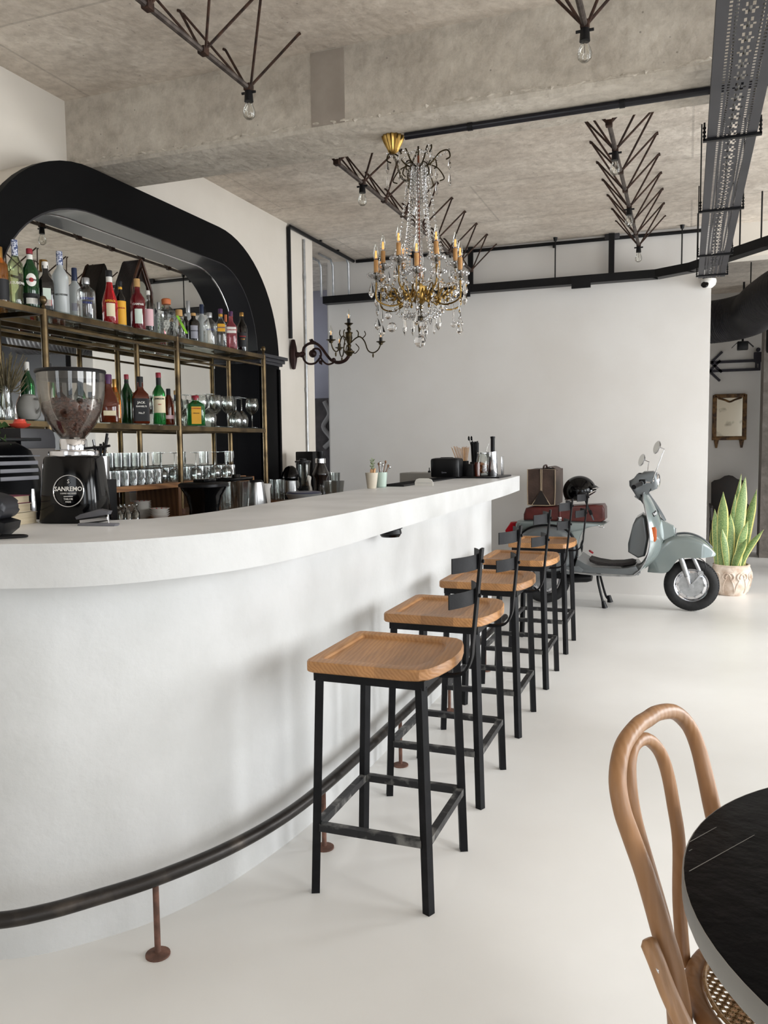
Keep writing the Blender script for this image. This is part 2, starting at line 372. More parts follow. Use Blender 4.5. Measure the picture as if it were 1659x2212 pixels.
# ================================================================ the setting
def wallbox(name, a, b, m, bevel=0.0):
    c = [(p+q)/2 for p, q in zip(a, b)]; s_ = [abs(q-p) for p, q in zip(a, b)]
    return struct(name, MB().box(c, s_), m)
struct('floor', MB().box((0.3, 4.2, -0.05), (9.9, 15.6, 0.1)), M_floor)
struct('ceiling', MB().box((0.3, 4.2, 3.408), (9.9, 15.6, 0.2)), M_ceil)
# concrete beam with a rounded lower step
struct('trim_1', MB().prism([(3.735, 3.33), (3.735, 2.955), (3.75, 2.94), (4.12, 2.94), (4.14, 2.96), (4.14, 3.33)], -4.2, 4.4, 'yz'), M_beam)
random.seed(5)
rg = MB(); rpts = []; rrad = []
for i in range(420):
    rpts.append((-3.2+7.5*i/419, 3.738+random.uniform(-.003, .003), 2.968+.006*math.sin(i*.11)+random.uniform(-.005, .005))); rrad.append(max(.0012, .0045+random.uniform(-.0035, .006)))
rg.tube(rpts, rrad, 6)
rg.tube([(x_, 3.97+.02*math.sin(x_*3), 2.941+.003*z_) for x_, _, z_ in [(-3.1+.05*i, 0, random.uniform(-1, 1)) for i in range(30)]], [random.uniform(.001, .004) for _ in range(30)], 5)
struct('trim_4', rg, mat('pale mortar crust', 'cdc5b8', .9, col2='aaa194', scale=40, bump=.3))
struct('trim_2', MB().box((-1.655, 3.7335, 3.13), (0.175, 0.004, 0.345)), mat('darker concrete patch', '9f958a', 0.85, col2='877d73', scale=7, bump=0.2, bscale=20, contrast=(.25, .7)))
# left wall, open behind the arch mirror only as a plain wall; it ends before the far wall
wallbox('wall_left', (-3.43, -3.5, 0), (-3.23, 6.883, 3.31), M_wall2)
wallbox('wall_left_passage', (-5.6, 6.2, 0), (-3.43, 6.35, 3.31), M_wall)
# far wall behind the scooter
wallbox('wall_back', (-3.52, 7.864, 0), (0.174, 8.02, 3.31), M_wall)
wallbox('wall_back_lintel', (0.174, 7.9, 3.02), (4.4, 8.1, 3.31), M_wall2)
wallbox('wall_passage_end', (-5.6, 9.2, 0), (-3.4, 9.35, 3.31), mat('lilac grey plaster', 'a9a7b4', 0.85, scale=2))
wallbox('wall_passage_side', (-5.75, 6.2, 0), (-5.6, 9.35, 3.31), M_wall)
wallbox('wall_far_room', (-3.5, 11.45, 0), (4.4, 11.6, 3.31), M_wall)
wallbox('wall_far_room_left', (-3.6, 8.02, 0), (-3.5, 11.5, 3.31), M_wall)
wallbox('trim_3', (0.845, 10.85, 0), (1.25, 11.25, 3.31), M_column)
wallbox('wall_far_room_dark', (1.5, 8.92, 0), (4.4, 9.02, 3.31), mat('blue black paint', '17181f', 0.45, col2='13141a', scale=3))
# right wall: piers, sill and head around tall windows
for i, (y0, y1) in enumerate(((-3.5, -1.1), (1.5, 2.5), (5.1, 5.9), (7.5, 8.9), (10.6, 11.5))):
    wallbox('wall_right' if i == 0 else 'wall_right_pier_%d' % i, (4.4, y0, 0), (4.6, y1, 3.31), M_wall)
wallbox('wall_right_head', (4.4, -3.5, 3.0), (4.6, 11.5, 3.31), M_wall)
for i, (a, b) in enumerate(((-3.3, -2.8), (-1.6, 1.6), (3.9, 4.4))):
    wallbox('wall_rear_pier_%d' % i if i else 'wall_rear', (a if i else -3.43, -3.6, 0), (b, -3.4, 3.31), M_wall)
wallbox('wall_rear_head', (-3.43, -3.6, 3.0), (4.4, -3.4, 3.31), M_wall)
def window(n, c, w_, h, axis):
    f = MB(); t = 0.06
    def bb(u, v, su, sv):
        f.box((c[0], c[1]+u, c[2]+v) if axis == 'x' else (c[0]+u, c[1], c[2]+v), (0.07, su, sv) if axis == 'x' else (su, 0.07, sv))
    for s_ in (-1, 1): bb(s_*(w_/2-t/2), 0, t, h); bb(0, s_*(h/2-t/2), w_, t)
    bb(0, 0, 0.05, h); bb(0, h*0.2, w_, 0.05)
    struct('window_%d' % n, f, M_blkmetal)
for n, (y, w_) in enumerate(((0.2, 2.6), (3.8, 2.6), (6.7, 1.6), (9.75, 1.7))): window(n+1, (4.5, y, 1.5), w_, 3.0, 'x')
window(5, (2.75, -3.5, 1.5), 2.3, 3.0, 'y'); window(6, (-2.2, -3.5, 1.5), 1.2, 3.0, 'y')  # the second frame stands unseen around the added rear-left fill

# ---------------------------------------------------------------- arched black mirror surround over the back bar
Y0, Y1, ZC = 3.66, 4.92, 2.07
outer = [(2.83, 0.0), (2.83, ZC)]+arc(Y0, ZC, 0.83, 180, 90, 16)[1:]+arc(Y1, ZC, 0.83, 90, 0, 16)+[(5.75, 0.0)]
inner = [(2.965, 0.0), (2.965, ZC)]+arc(Y0, ZC, 0.695, 180, 90, 16, 0.595)[1:]+arc(Y1, ZC, 0.50, 90, 0, 16, 0.595)+[(5.42, 0.0)]
def ringprism(mb, A, B, x0, x1, faces='fbio'):
    n = len(A); V = [[mb.bm.verts.new((x, u, v)) for u, v in L] for x in (x0, x1) for L in (A, B)]
    a0, b0, a1, b1 = V
    for i in range(n-1):
        if 'f' in faces: mb.bm.faces.new((a1[i], a1[i+1], b1[i+1], b1[i]))
        if 'b' in faces: mb.bm.faces.new((a0[i], b0[i], b0[i+1], a0[i+1]))
        if 'i' in faces: mb.bm.faces.new((b0[i], b1[i], b1[i+1], b0[i+1]))
        if 'o' in faces: mb.bm.faces.new((a0[i], a0[i+1], a1[i+1], a1[i]))
    for i in (0, n-1): mb.bm.faces.new((a0[i], a1[i], b1[i], b0[i]))
    return mb
ar = thing('arched_mirror', 'tall arched mirror in a thick black surround on the left wall behind the bottle rack', 'mirror', (0, 0, 0))
outer_s = [(2.832, 0.0), (2.832, ZC)]+arc(Y0, ZC, 0.828, 180, 90, 16)[1:]+arc(Y1, ZC, 0.828, 90, 0, 16)+[(5.748, 0.0)]
ringprism(MB(), outer, inner, -3.04, -3.0).build('surround_face', M_black, ar)
ringprism(MB(), outer_s, inner, -3.229, -3.04).build('surround_side', M_wall2, ar)
# soffit lining and mirror glass
lin_in = [(y+(0.006 if y < 4.2 else -0.006), z-(0.006 if z > 0.1 else 0)) for y, z in inner]
JB = mat('navy black jamb', '07070c', .5, col2='0a0a10', scale=3, spec=.15)
for a_, b_ in ((0, 3), (len(inner)-3, len(inner))): ringprism(MB(), inner[a_:b_], lin_in[a_:b_], -3.186, -3.001).build('jamb_lining', JB, ar)
ringprism(MB(), inner[2:-2], lin_in[2:-2], -3.186, -3.001).build('soffit_lining', mat('satin graphite lining', '26262a', 0.3, col2='222226', scale=3, coat=0.3), ar)
g = MB(); g.prism(inner, -3.20, -3.186, 'yz'); g.build('mirror_glass', G_mirror, ar)
ed = [Vector((-3.183, y, z)) for y, z in lin_in[2:-1]]
MB().tube(ed, 0.0035, 6).build('bright_edge', M_chrome, ar)
pl = MB()
for dy, wx in ((5.445, 0.03), (5.59, 0.16), (5.725, 0.03)): pl.box((-2.992, dy, 1.02), (0.018, wx, 1.98), bevel=0.003)
pl.build('pilaster', M_black, ar)
cp = MB()
for z, o_ in ((2.045, 0.012), (2.065, 0.03), (2.09, 0.05)): cp.box((-3.09+o_/2, 5.585, z), (0.20+o_, 0.35+o_, 0.024), bevel=0.003)
cp.build('capital', mat('charcoal paint', '2b2b30', 0.45, scale=3), ar)

# ---------------------------------------------------------------- bar
topfront = spline([(-2.75, 1.50), (-2.2, 1.44), (-1.85, 1.475), (-1.60, 1.553), (-1.40, 1.655), (-1.25, 1.85), (-1.155, 2.12), (-1.12, 2.55), (-1.128, 3.1), (-1.14, 3.8), (-1.152, 4.8), (-1.17, 5.6), (-1.20, 6.20)], 8)
tf = [(p[0], p[1]) for p in [tuple(q)[:2] for q in [Vector((a.x, a.y, 0)) if hasattr(a, 'x') else a for a in [Vector((x[0], x[1], 0)) for x in topfront]]]]
backedge = [(-1.70, 6.20), (-1.69, 5.0), (-1.685, 4.0), (-1.655, 3.1), (-1.63, 2.6), (-1.635, 2.40), (-1.68, 2.27), (-1.78, 2.18), (-1.95, 2.15), (-2.75, 2.15)]
tp = MB().prism(tf+backedge, 1.058, 1.17, 'xy', bevel=0.003)
bar = thing('bar_counter', 'long white curved microcement bar with a thick overhanging grey-white top', 'bar counter', (0, 0, 0))
tp.build('worktop', M_top, bar, smooth=25)
# the face of the slab is the whiter cement
fe = MB(); k = len(tf)
for (a, b) in zip(tf, tf[1:]):
    fe.add([(a[0], a[1], 1.064), (b[0], b[1], 1.064), (b[0], b[1], 1.164), (a[0], a[1], 1.164)], [(0, 1, 2, 3)])
d_ = MB()
pts = [Vector((x, y, 0)) for x, y in tf]; nrm = []
for i, p in enumerate(pts):
    t = (pts[min(i+1, k-1)]-pts[max(i-1, 0)]).normalized(); nrm.append(Vector((t.y, -t.x, 0)))
P1 = [p+n_*0.0022 for p, n_ in zip(pts, nrm)]; P0 = [p-n_*0.01 for p, n_ in zip(pts, nrm)]
d_.prism([(p.x, p.y) for p in P1]+[(p.x, p.y) for p in reversed(P0)], 1.0585, 1.1699, 'xy')
d_.build('worktop_edge', M_cement, bar)
fe.bm.free()
bodyc = spline([(-2.75, 1.60), (-2.2, 1.53), (-1.95, 1.565), (-1.756, 1.636), (-1.654, 1.702), (-1.575, 1.785), (-1.485, 1.90), (-1.419, 2.03), (-1.361, 2.20), (-1.318, 2.43), (-1.295, 2.65), (-1.28, 3.0), (-1.28, 4.0), (-1.28, 5.0), (-1.28, 5.60)], 6)
MB().prism([(p[0], p[1]) for p in bodyc]+[(-1.52, 5.60), (-1.52, 3.0), (-1.55, 2.5), (-1.75, 2.05), (-2.1, 1.95), (-2.75, 1.95)], 0.0, 1.058, 'xy').build('body', M_cement, bar, smooth=25)

# foot rail
rl = thing('foot_rail', 'dark steel foot rail curving round the base of the white bar on rusty posts', 'foot rail', (0, 0, 0))
rp = spline([(-2.3, 1.36, .22), (-1.95, 1.375, .22), (-1.75, 1.44, .22), (-1.606, 1.503, .22), (-1.523, 1.572, .22), (-1.452, 1.66, .22), (-1.355, 1.80, .22), (-1.262, 1.995, .22), (-1.20, 2.22, .22), (-1.172, 2.48, .22), (-1.162, 2.9, .22), (-1.16, 3.5, .22), (-1.16, 4.4, .22), (-1.16, 5.5, .22)], 8)
MB().tube(rp, 0.0205, 14).build('rail', M_rail, rl)
for x, y in ((-1.355, 1.80), (-1.170, 2.506), (-1.161, 3.294), (-1.16, 4.08), (-1.16, 4.895)):
    p = MB().cyl((x, y, 0.004), (x, y, 0.21), 0.0085, n=10).build('post', M_rustpost, rl)
    p = MB().lathe([(0, 0.0), (0.034, 0.0), (0.034, 0.005), (0.012, 0.009), (0, 0.009)], (x, y, 0.0), 20).build('floor_flange', M_rustpost, rl)
# round black hook/light under the overhang
t = thing('under_counter_light', 'round black light fitting under the overhang of the white bar top', 'light', (-1.20, 3.30, 1.0572))
MB().lathe([(0, 0), (0.052, 0), (0.054, -0.008), (0.046, -0.012), (0.05, -0.03), (0.044, -0.036), (0, -0.036)], (0, 0, 0), 24).build('housing', M_plastic, t)
MB().lathe([(0.046, -0.036), (0.04, -0.045), (0, -0.045)], (0, 0, 0), 24).build('rim', M_gloss, t)

# ================================================================ bar stools
def make_stool():
    t = thing('bar_stool', '', 'bar stool')
    # seat: rounded outer outline, raised rim round a dished centre, bulging back edge
    out = []
    W, Dp = 0.385, 0.455
    base = [(-0.19, -0.222), (0.165, -0.222)]
    back = [(0.165, -0.222), (0.205, -0.15), (0.222, -0.06), (0.225, 0.02), (0.218, 0.10), (0.195, 0.18), (0.15, 0.235)]
    ol = [(-0.205, -0.20)]+[(-0.195, -0.218), (-0.18, -0.224)]+[(0.12, -0.224), (0.165, -0.215), (0.19, -0.19)]
    ol += [(0.207, -0.14), (0.222, -0.06), (0.225, 0.0), (0.222, 0.06), (0.207, 0.14), (0.19, 0.19), (0.165, 0.215), (0.12, 0.224)]
    ol += [(-0.18, 0.224), (-0.195, 0.218), (-0.205, 0.20)]
    cx0, cy0 = 0.005, 0.0
    inn = [(-0.165, -0.165), (-0.165, -0.165), (-0.16, -0.17), (0.10, -0.172), (0.125, -0.165), (0.14, -0.15), (0.155, -0.11), (0.166, -0.05), (0.168, 0.0), (0.166, 0.05), (0.155, 0.11), (0.14, 0.15), (0.125, 0.165), (0.10, 0.172), (-0.16, 0.17), (-0.165, 0.165), (-0.165, 0.165)]
    mb = MB(); rings = []
    def ring(pts, z, s_=1.0): return [mb.bm.verts.new((cx0+(x-cx0)*s_, y*s_, z)) for x, y in pts]
    prof = [ring(ol, 0.0, 0.985), ring(ol, 0.004, 1.0), ring(ol, 0.028, 1.0), ring(ol, 0.034, 0.985), ring(inn, 0.034, 1.03), ring(inn, 0.031, 1.0), ring(inn, 0.0245, 0.985), ring(inn, 0.0225, 0.93)]
    n = len(ol)
    for A, B in zip(prof, prof[1:]):
        for i in range(n):
            try: mb.bm.faces.new((A[i], A[(i+1) % n], B[(i+1) % n], B[i]))
            except ValueError: pass
    mb.bm.faces.new(prof[0][::-1]); mb.bm.faces.new(prof[-1])
    mb.build('seat', M_seat, t, loc=(0, 0, 0.711), smooth=30)
    # square tube frame under the seat
    f = MB(); hx, hy, z = 0.165, 0.195, 0.697
    for s_ in (-1, 1):
        f.box((0, s_*hy, z), (2*hx+0.028, 0.028, 0.028)); f.box((s_*hx, 0, z), (0.028, 2*hy-0.028, 0.028))
    f.build('seat_frame', M_blkmetal, t)
    for sx in (-1, 1):
        for sy in (-1, 1):
            MB().bar((sx*0.165, sy*0.195, 0.69), (sx*0.187, sy*0.205, 0.0), 0.026, 0.026).build('leg', M_scuff if 0 else M_blkmetal, t)
    zs = 0.215; lx, ly = 0.180, 0.202
    for sy in (-1, 1): MB().box((0, sy*ly, zs), (2*lx-0.026, 0.024, 0.024)).build('stretcher', M_scuff, t)
    for sx in (-1, 1): MB().box((sx*lx, 0, zs), (0.024, 2*ly-0.026, 0.024)).build('stretcher', M_scuff, t)
    # bent flat back post
    pth = spline([(0.12, 0, 0.676), (0.20, 0, 0.676), (0.245, 0, 0.690), (0.268, 0, 0.735), (0.275, 0, 0.80), (0.29, 0, 0.95), (0.303, 0, 1.085)], 6)
    b = MB(); V = []
    for i, p in enumerate(pth):
        q = pth[min(i+1, len(pth)-1)]-pth[max(i-1, 0)]; n_ = Vector((-q.z, 0, q.x)).normalized()*0.004
        V.append([b.bm.verts.new(p+n_*a+Vector((0, c*0.016, 0))) for a, c in ((-1, -1), (-1, 1), (1, 1), (1, -1))])
    for A, B in zip(V, V[1:]):
        for k in range(4): b.bm.faces.new((A[k], A[(k+1) % 4], B[(k+1) % 4], B[k]))
    b.bm.faces.new(V[0][::-1]); b.bm.faces.new(V[-1])
    b.build('back_post', M_blkmetal, t, smooth=30)
    for z0, z1, xb in ((1.022, 1.068, 0.290), (0.914, 0.960, 0.280)):
        sl = MB()
        sl.grid(lambda u, v: (xb-0.046*(2*u-1)**2+0.003, (2*u-1)*0.14, z0+(z1-z0)*v), 16, 1, thick=0.004)
        sl.build('back_slat', M_blkmetal, t)
        MB().cyl((xb-0.006, 0.0, (z0+z1)/2), (xb+0.02, 0.0, (z0+z1)/2), 0.006, n=8).build('bolt', M_blkmetal, t)
    return t
st0 = make_stool()
SG = 'bar stools along the white bar'
spots = [(-0.892, 2.446), (-0.915, 3.195), (-0.925, 4.005), (-0.925, 4.828), (-0.928, 5.665)]
labs = ['bar stool nearest the camera, in front of all the other pine and steel stools',
        'second bar stool from the camera, its near leg beside the front stool', 'middle one of the five pine and black steel bar stools',
        'fourth bar stool from the camera, between the middle stool and the last one', 'farthest bar stool, pine seat partly hiding the grey scooter']
st0.location = (*spots[0], 0); st0['label'] = labs[0]; st0['group'] = SG
for (x, y), lb in zip(spots[1:], labs[1:]): dup(st0, (x, y, 0), None, lb, SG)

# ================================================================ brass shelf rack
rk = thing('bottle_rack', 'aged brass tube rack with glass shelves in front of the arched mirror', 'shelf rack', (0, 0, 0))
XF, XB = -2.83, -3.115
PY = (3.075, 4.134, 5.187)
for y in PY:
    for x in (XF, XB):
        p = MB().cyl((x, y, 1.02), (x, y, 2.06), 0.0165, n=14).build('post', M_brass, rk)
        MB().lathe([(0, 0), (0.022, 0), (0.022, 0.03), (0.018, 0.036), (0, 0.036)], (x, y, 1.012), 14).build('foot', M_rustpost, p)
for x, y in ((XF, PY[0]), (XF, PY[2])):
    MB().lathe([(0, 0), (0.011, 0.002), (0.009, 0.014), (0.006, 0.02), (0.016, 0.034), (0.018, 0.045), (0.012, 0.058), (0, 0.063)], (x, y, 2.06), 14).build('finial', M_brass, rk)
for z in (2.045, 1.525):
    for x in (XF, XB): MB().box((x, (PY[0]+PY[2])/2-0.45, z), (0.024, PY[2]-PY[0]+0.9, 0.026)).build('rail', M_brass, rk)
    for y in PY: MB().box(((XF+XB)/2, y, z), (XF-XB-0.03, 0.022, 0.022)).build('cross_rail', M_brass, rk)
    MB().box(((XF+XB)/2, (PY[0]+PY[2])/2-0.45, z+0.016), (XF-XB+0.02, PY[2]-PY[0]+0.88, 0.006)).build('glass_shelf', G_shelf, rk)
MB().box((XF, (PY[0]+PY[2])/2, 1.985), (0.016, PY[2]-PY[0], 0.012)).build('lower_rail', M_brass, rk)
MB().box((XB, (PY[0]+PY[2])/2, 1.985), (0.016, PY[2]-PY[0], 0.012)).build('lower_rail', M_brass, rk)
for x in (XF, XB):
    for yy in (2.2,): 
        p = MB().cyl((x, yy, 1.02), (x, yy, 2.06), 0.0165, n=14).build('post', M_brass, rk)

# back counter and oak riser boxes
bc = thing('back_counter', 'dark wooden back counter under the brass bottle rack', 'counter', (0, 0, 0))
MB().box((-2.805, 4.28, 0.99), (0.75, 4.14, 0.04), bevel=0.004).build('worktop', M_cabx, bc)
MB().box((-2.84, 4.28, 0.485), (0.66, 4.10, 0.97)).build('cabinet_body', M_black, bc)
def riser(name, y0, y1, x0, x1, z1, label):
    t = thing(name, label, 'shelf box', (0, 0, 0)); th = 0.028
    MB().box(((x0+x1)/2, (y0+y1)/2, z1-th/2), (x1-x0, y1-y0, th)).build('top_board', M_cabx, t)
    for y in (y0+th/2, y1-th/2): MB().box(((x0+x1)/2, y, 1.010+(z1-th-1.010)/2), (x1-x0, th, z1-th-1.010)).build('side_board', M_cab, t)
    return t
riser('riser_box', 2.95, 4.09, -3.09, -2.80, 1.206, 'open oak riser box on the back counter carrying two layers of tumblers')
riser('riser_box', 4.11, 5.05, -3.09, -2.85, 1.206, 'open oak riser box behind the black and clear blender jugs')

# ================================================================ bottles
def glassmat(c, rough=0.03, trans=0.8): return mat('liquid '+c, c, rough, trans=trans, col2=c, coat=0.5)
PROF = {
 'tall': [(0, 0), (.92, 0), (1, .02), (1, .56), (.96, .62), (.62, .70), (.40, .74), (.36, .80), (.36, 1.0)],
 'bulge': [(0, 0), (.80, 0), (.86, .02), (.84, .10), (.93, .35), (1, .55), (.92, .64), (.55, .71), (.42, .76), (.40, 1.0)],
 'wine': [(0, 0), (.95, 0), (1, .02), (1, .58), (.9, .66), (.5, .76), (.36, .82), (.34, 1.0)],
 'square': [(0, 0), (.94, 0), (1, .02), (1, .55), (.92, .62), (.45, .72), (.36, .77), (.36, 1.0)],
 'short': [(0, 0), (.94, 0), (1, .03), (1, .62), (.93, .70), (.5, .78), (.36, .82), (.36, 1.0)],
 'decanter': [(0, 0), (.80, 0), (.84, .03), (.92, .40), (1, .60), (.95, .70), (.6, .80), (.30, .84), (.28, 1.0)],
 'cone': [(0, 0), (.95, 0), (1, .02), (.96, .5), (.84, .64), (.45, .80), (.34, .85), (.34, 1.0)],
 'taper': [(0, 0), (.9, 0), (.98, .02), (1, .40), (.8, .52), (.5, .66), (.38, .75), (.36, 1.0)],
}
def mk(prof, h, r, f=1.0): return [(a*r*f, b*h) for a, b in PROF[prof]]
def bottle(label, x, y, z, h, r, prof, glass, cap, capfrac=0.14, paper=None, words=None, liquid=None, sq=0, group='bottles on the brass rack', capr=1.15, neck=None, cat='bottle', turn=None):
    """paper: list of (z0, z1, half angle, colour); words: list of (text, zfrac, size, colour)"""
    rz = math.atan2(-y*0.85, 3.0) if turn is None else turn
    t = thing('bottle', label, cat, (x, y, z), rz, group)
    nb = mk(prof, h, r); hb = h*(1-capfrac*0.55); nb = [(a, min(b, hb)) for a, b in nb]
    MB().lathe(nb+[(0, nb[-1][1])], (0, 0, 0), 28, sq=sq).build('glass_body', glass, t)
    if liquid:
        lv = [(a*0.9, b) for a, b in nb if b <= h*liquid[1]]; last = lv[-1]
        lv = [(a, max(b, h*0.025)) for a, b in lv]+[(last[0], h*liquid[1]), (0, h*liquid[1])]
        MB().lathe(lv, (0, 0, 0), 24, sq=sq).build('liquid', liquid[0], t)
    nr = nb[-1][0]
    cz = h*(1-capfrac)
    MB().lathe([(0, cz), (nr*capr, cz), (nr*capr*1.02, cz+0.003), (nr*capr, h-0.003), (nr*capr*0.9, h), (0, h)], (0, 0, 0), 18).build('cap', cap, t)
    if neck: MB().lathe([(nr*1.04, h*neck[0]), (nr*1.08, h*neck[0]+0.001), (nr*1.08, h*neck[1]), (nr*1.04, h*neck[1])], (0, 0, 0), 18).build('neck_foil', neck[2], t)
    pr = PROF[prof]
    def rad(zf):
        for (a, b), (c, d) in zip(pr[1:], pr[2:]):
            if b <= zf <= d and d > b: return r*(a+(c-a)*(zf-b)/(d-b))
        return r
    def qf(a):
        if not sq: return 1.0
        e = 2+sq*6; return 1/(abs(math.cos(a))**e+abs(math.sin(a))**e)**(1/e)
    par = t
    for pp_ in (paper or []):
        if pp_ == 'OVAL':
            g = MB()
            def ov(u, v):
                a = 2*PI*u; uu = .024*v*math.cos(a); vv = .030*v*math.sin(a); R0 = r+.0014
                return (R0*math.cos(uu/R0), R0*math.sin(uu/R0), h*.46+vv)
            g.grid(ov, 28, 3); par = g.build('paper_label', C_white, t)
            g = MB(); g.grid(lambda u, v: tuple(Vector(((r+.0026)*math.cos(.010*v*math.cos(2*PI*u)/r), (r+.0026)*math.sin(.010*v*math.cos(2*PI*u)/r), h*.46+.010*v*math.sin(2*PI*u)))), 20, 2); g.build('red_disc', C_inkr, par)
            continue
        z0, z1, ha, pm = pp_
        g = MB()
        g.grid(lambda u, v: ((rad(z0+(z1-z0)*v)+0.0012)*qf((2*u-1)*ha)*math.cos((2*u-1)*ha), (rad(z0+(z1-z0)*v)+0.0012)*qf((2*u-1)*ha)*math.sin((2*u-1)*ha), h*(z0+(z1-z0)*v)), 14, 4, thick=0.0006)
        par = g.build('paper_label', pm, t)
    for wd in (words or []):
        tx, zf, sz, cm = wd[:4]; R0 = rad(zf)+0.002
        def fn(u, v, w_, R0=R0, zf=zf):
            a = u/R0; R1 = (R0+0.0008+w_)*qf(a); return (R1*math.cos(a), R1*math.sin(a), h*zf+v)
        MB().text(tx, sz, fn, 0.0004, bold=True).build('lettering', cm, par)
    return t
C_blue = mat('blue foil', '39466e', 0.4, col2='c8ccd8', scale=120, contrast=(.45, .55)); C_red = mat('red cap', '8e2030', 0.4); C_gold = mat('gold cap', 'b98f4f', 0.3, metal=0.8)
C_white = mat('white paper', 'e9e6df', 0.7); C_silver = mat('silver cap', 'c9ccd0', 0.3, metal=0.8); C_cork = mat('cork', 'c39a63', 0.8, bump=0.2)
C_black = mat('black paper', '17171a', 0.6); C_orange = mat('orange stopper', 'c87040', 0.6); C_yel = mat('yellow paper', 'e2a72c', 0.6)
C_cream = mat('cream label', 'e2d6b6', 0.7); C_pink = mat('pale pink paper', 'e0b9bd', 0.7); C_inkb = mat('blue ink', '2b3d86', 0.6); C_ink = mat('black ink', '1b1a1a', 0.6)
C_inkr = mat('red ink', 'b22a2c', 0.6); C_purple = mat('purple cap', '58305a', 0.5); C_grey = mat('silver grey paper', '9a9aa4', 0.6); C_mint = mat('pale mint paper', 'cfdccf', 0.7)
C_navy = mat('navy cap', '23304d', 0.4)
L_dark = mat('dark bottle glass', '0c0908', 0.06, coat=0.6, trans=0.1); L_green = glassmat('2f9a4a'); L_dkgreen = glassmat('174a24', trans=0.5)
L_amber = glassmat('c97a22'); L_red = glassmat('c01822', trans=.6); L_campari = glassmat('7a101d', trans=0.5); L_pink = glassmat('e0707c'); L_brown = glassmat('64250f', trans=0.45)
L_yellow = glassmat('e0a81c', trans=0.3); L_pale = thin_glass('pale green glass', 'dde8cc'); L_black = mat('black bottle', '0b0b0c', 0.1, coat=0.8)
ZT, ZM = 2.067, 1.547
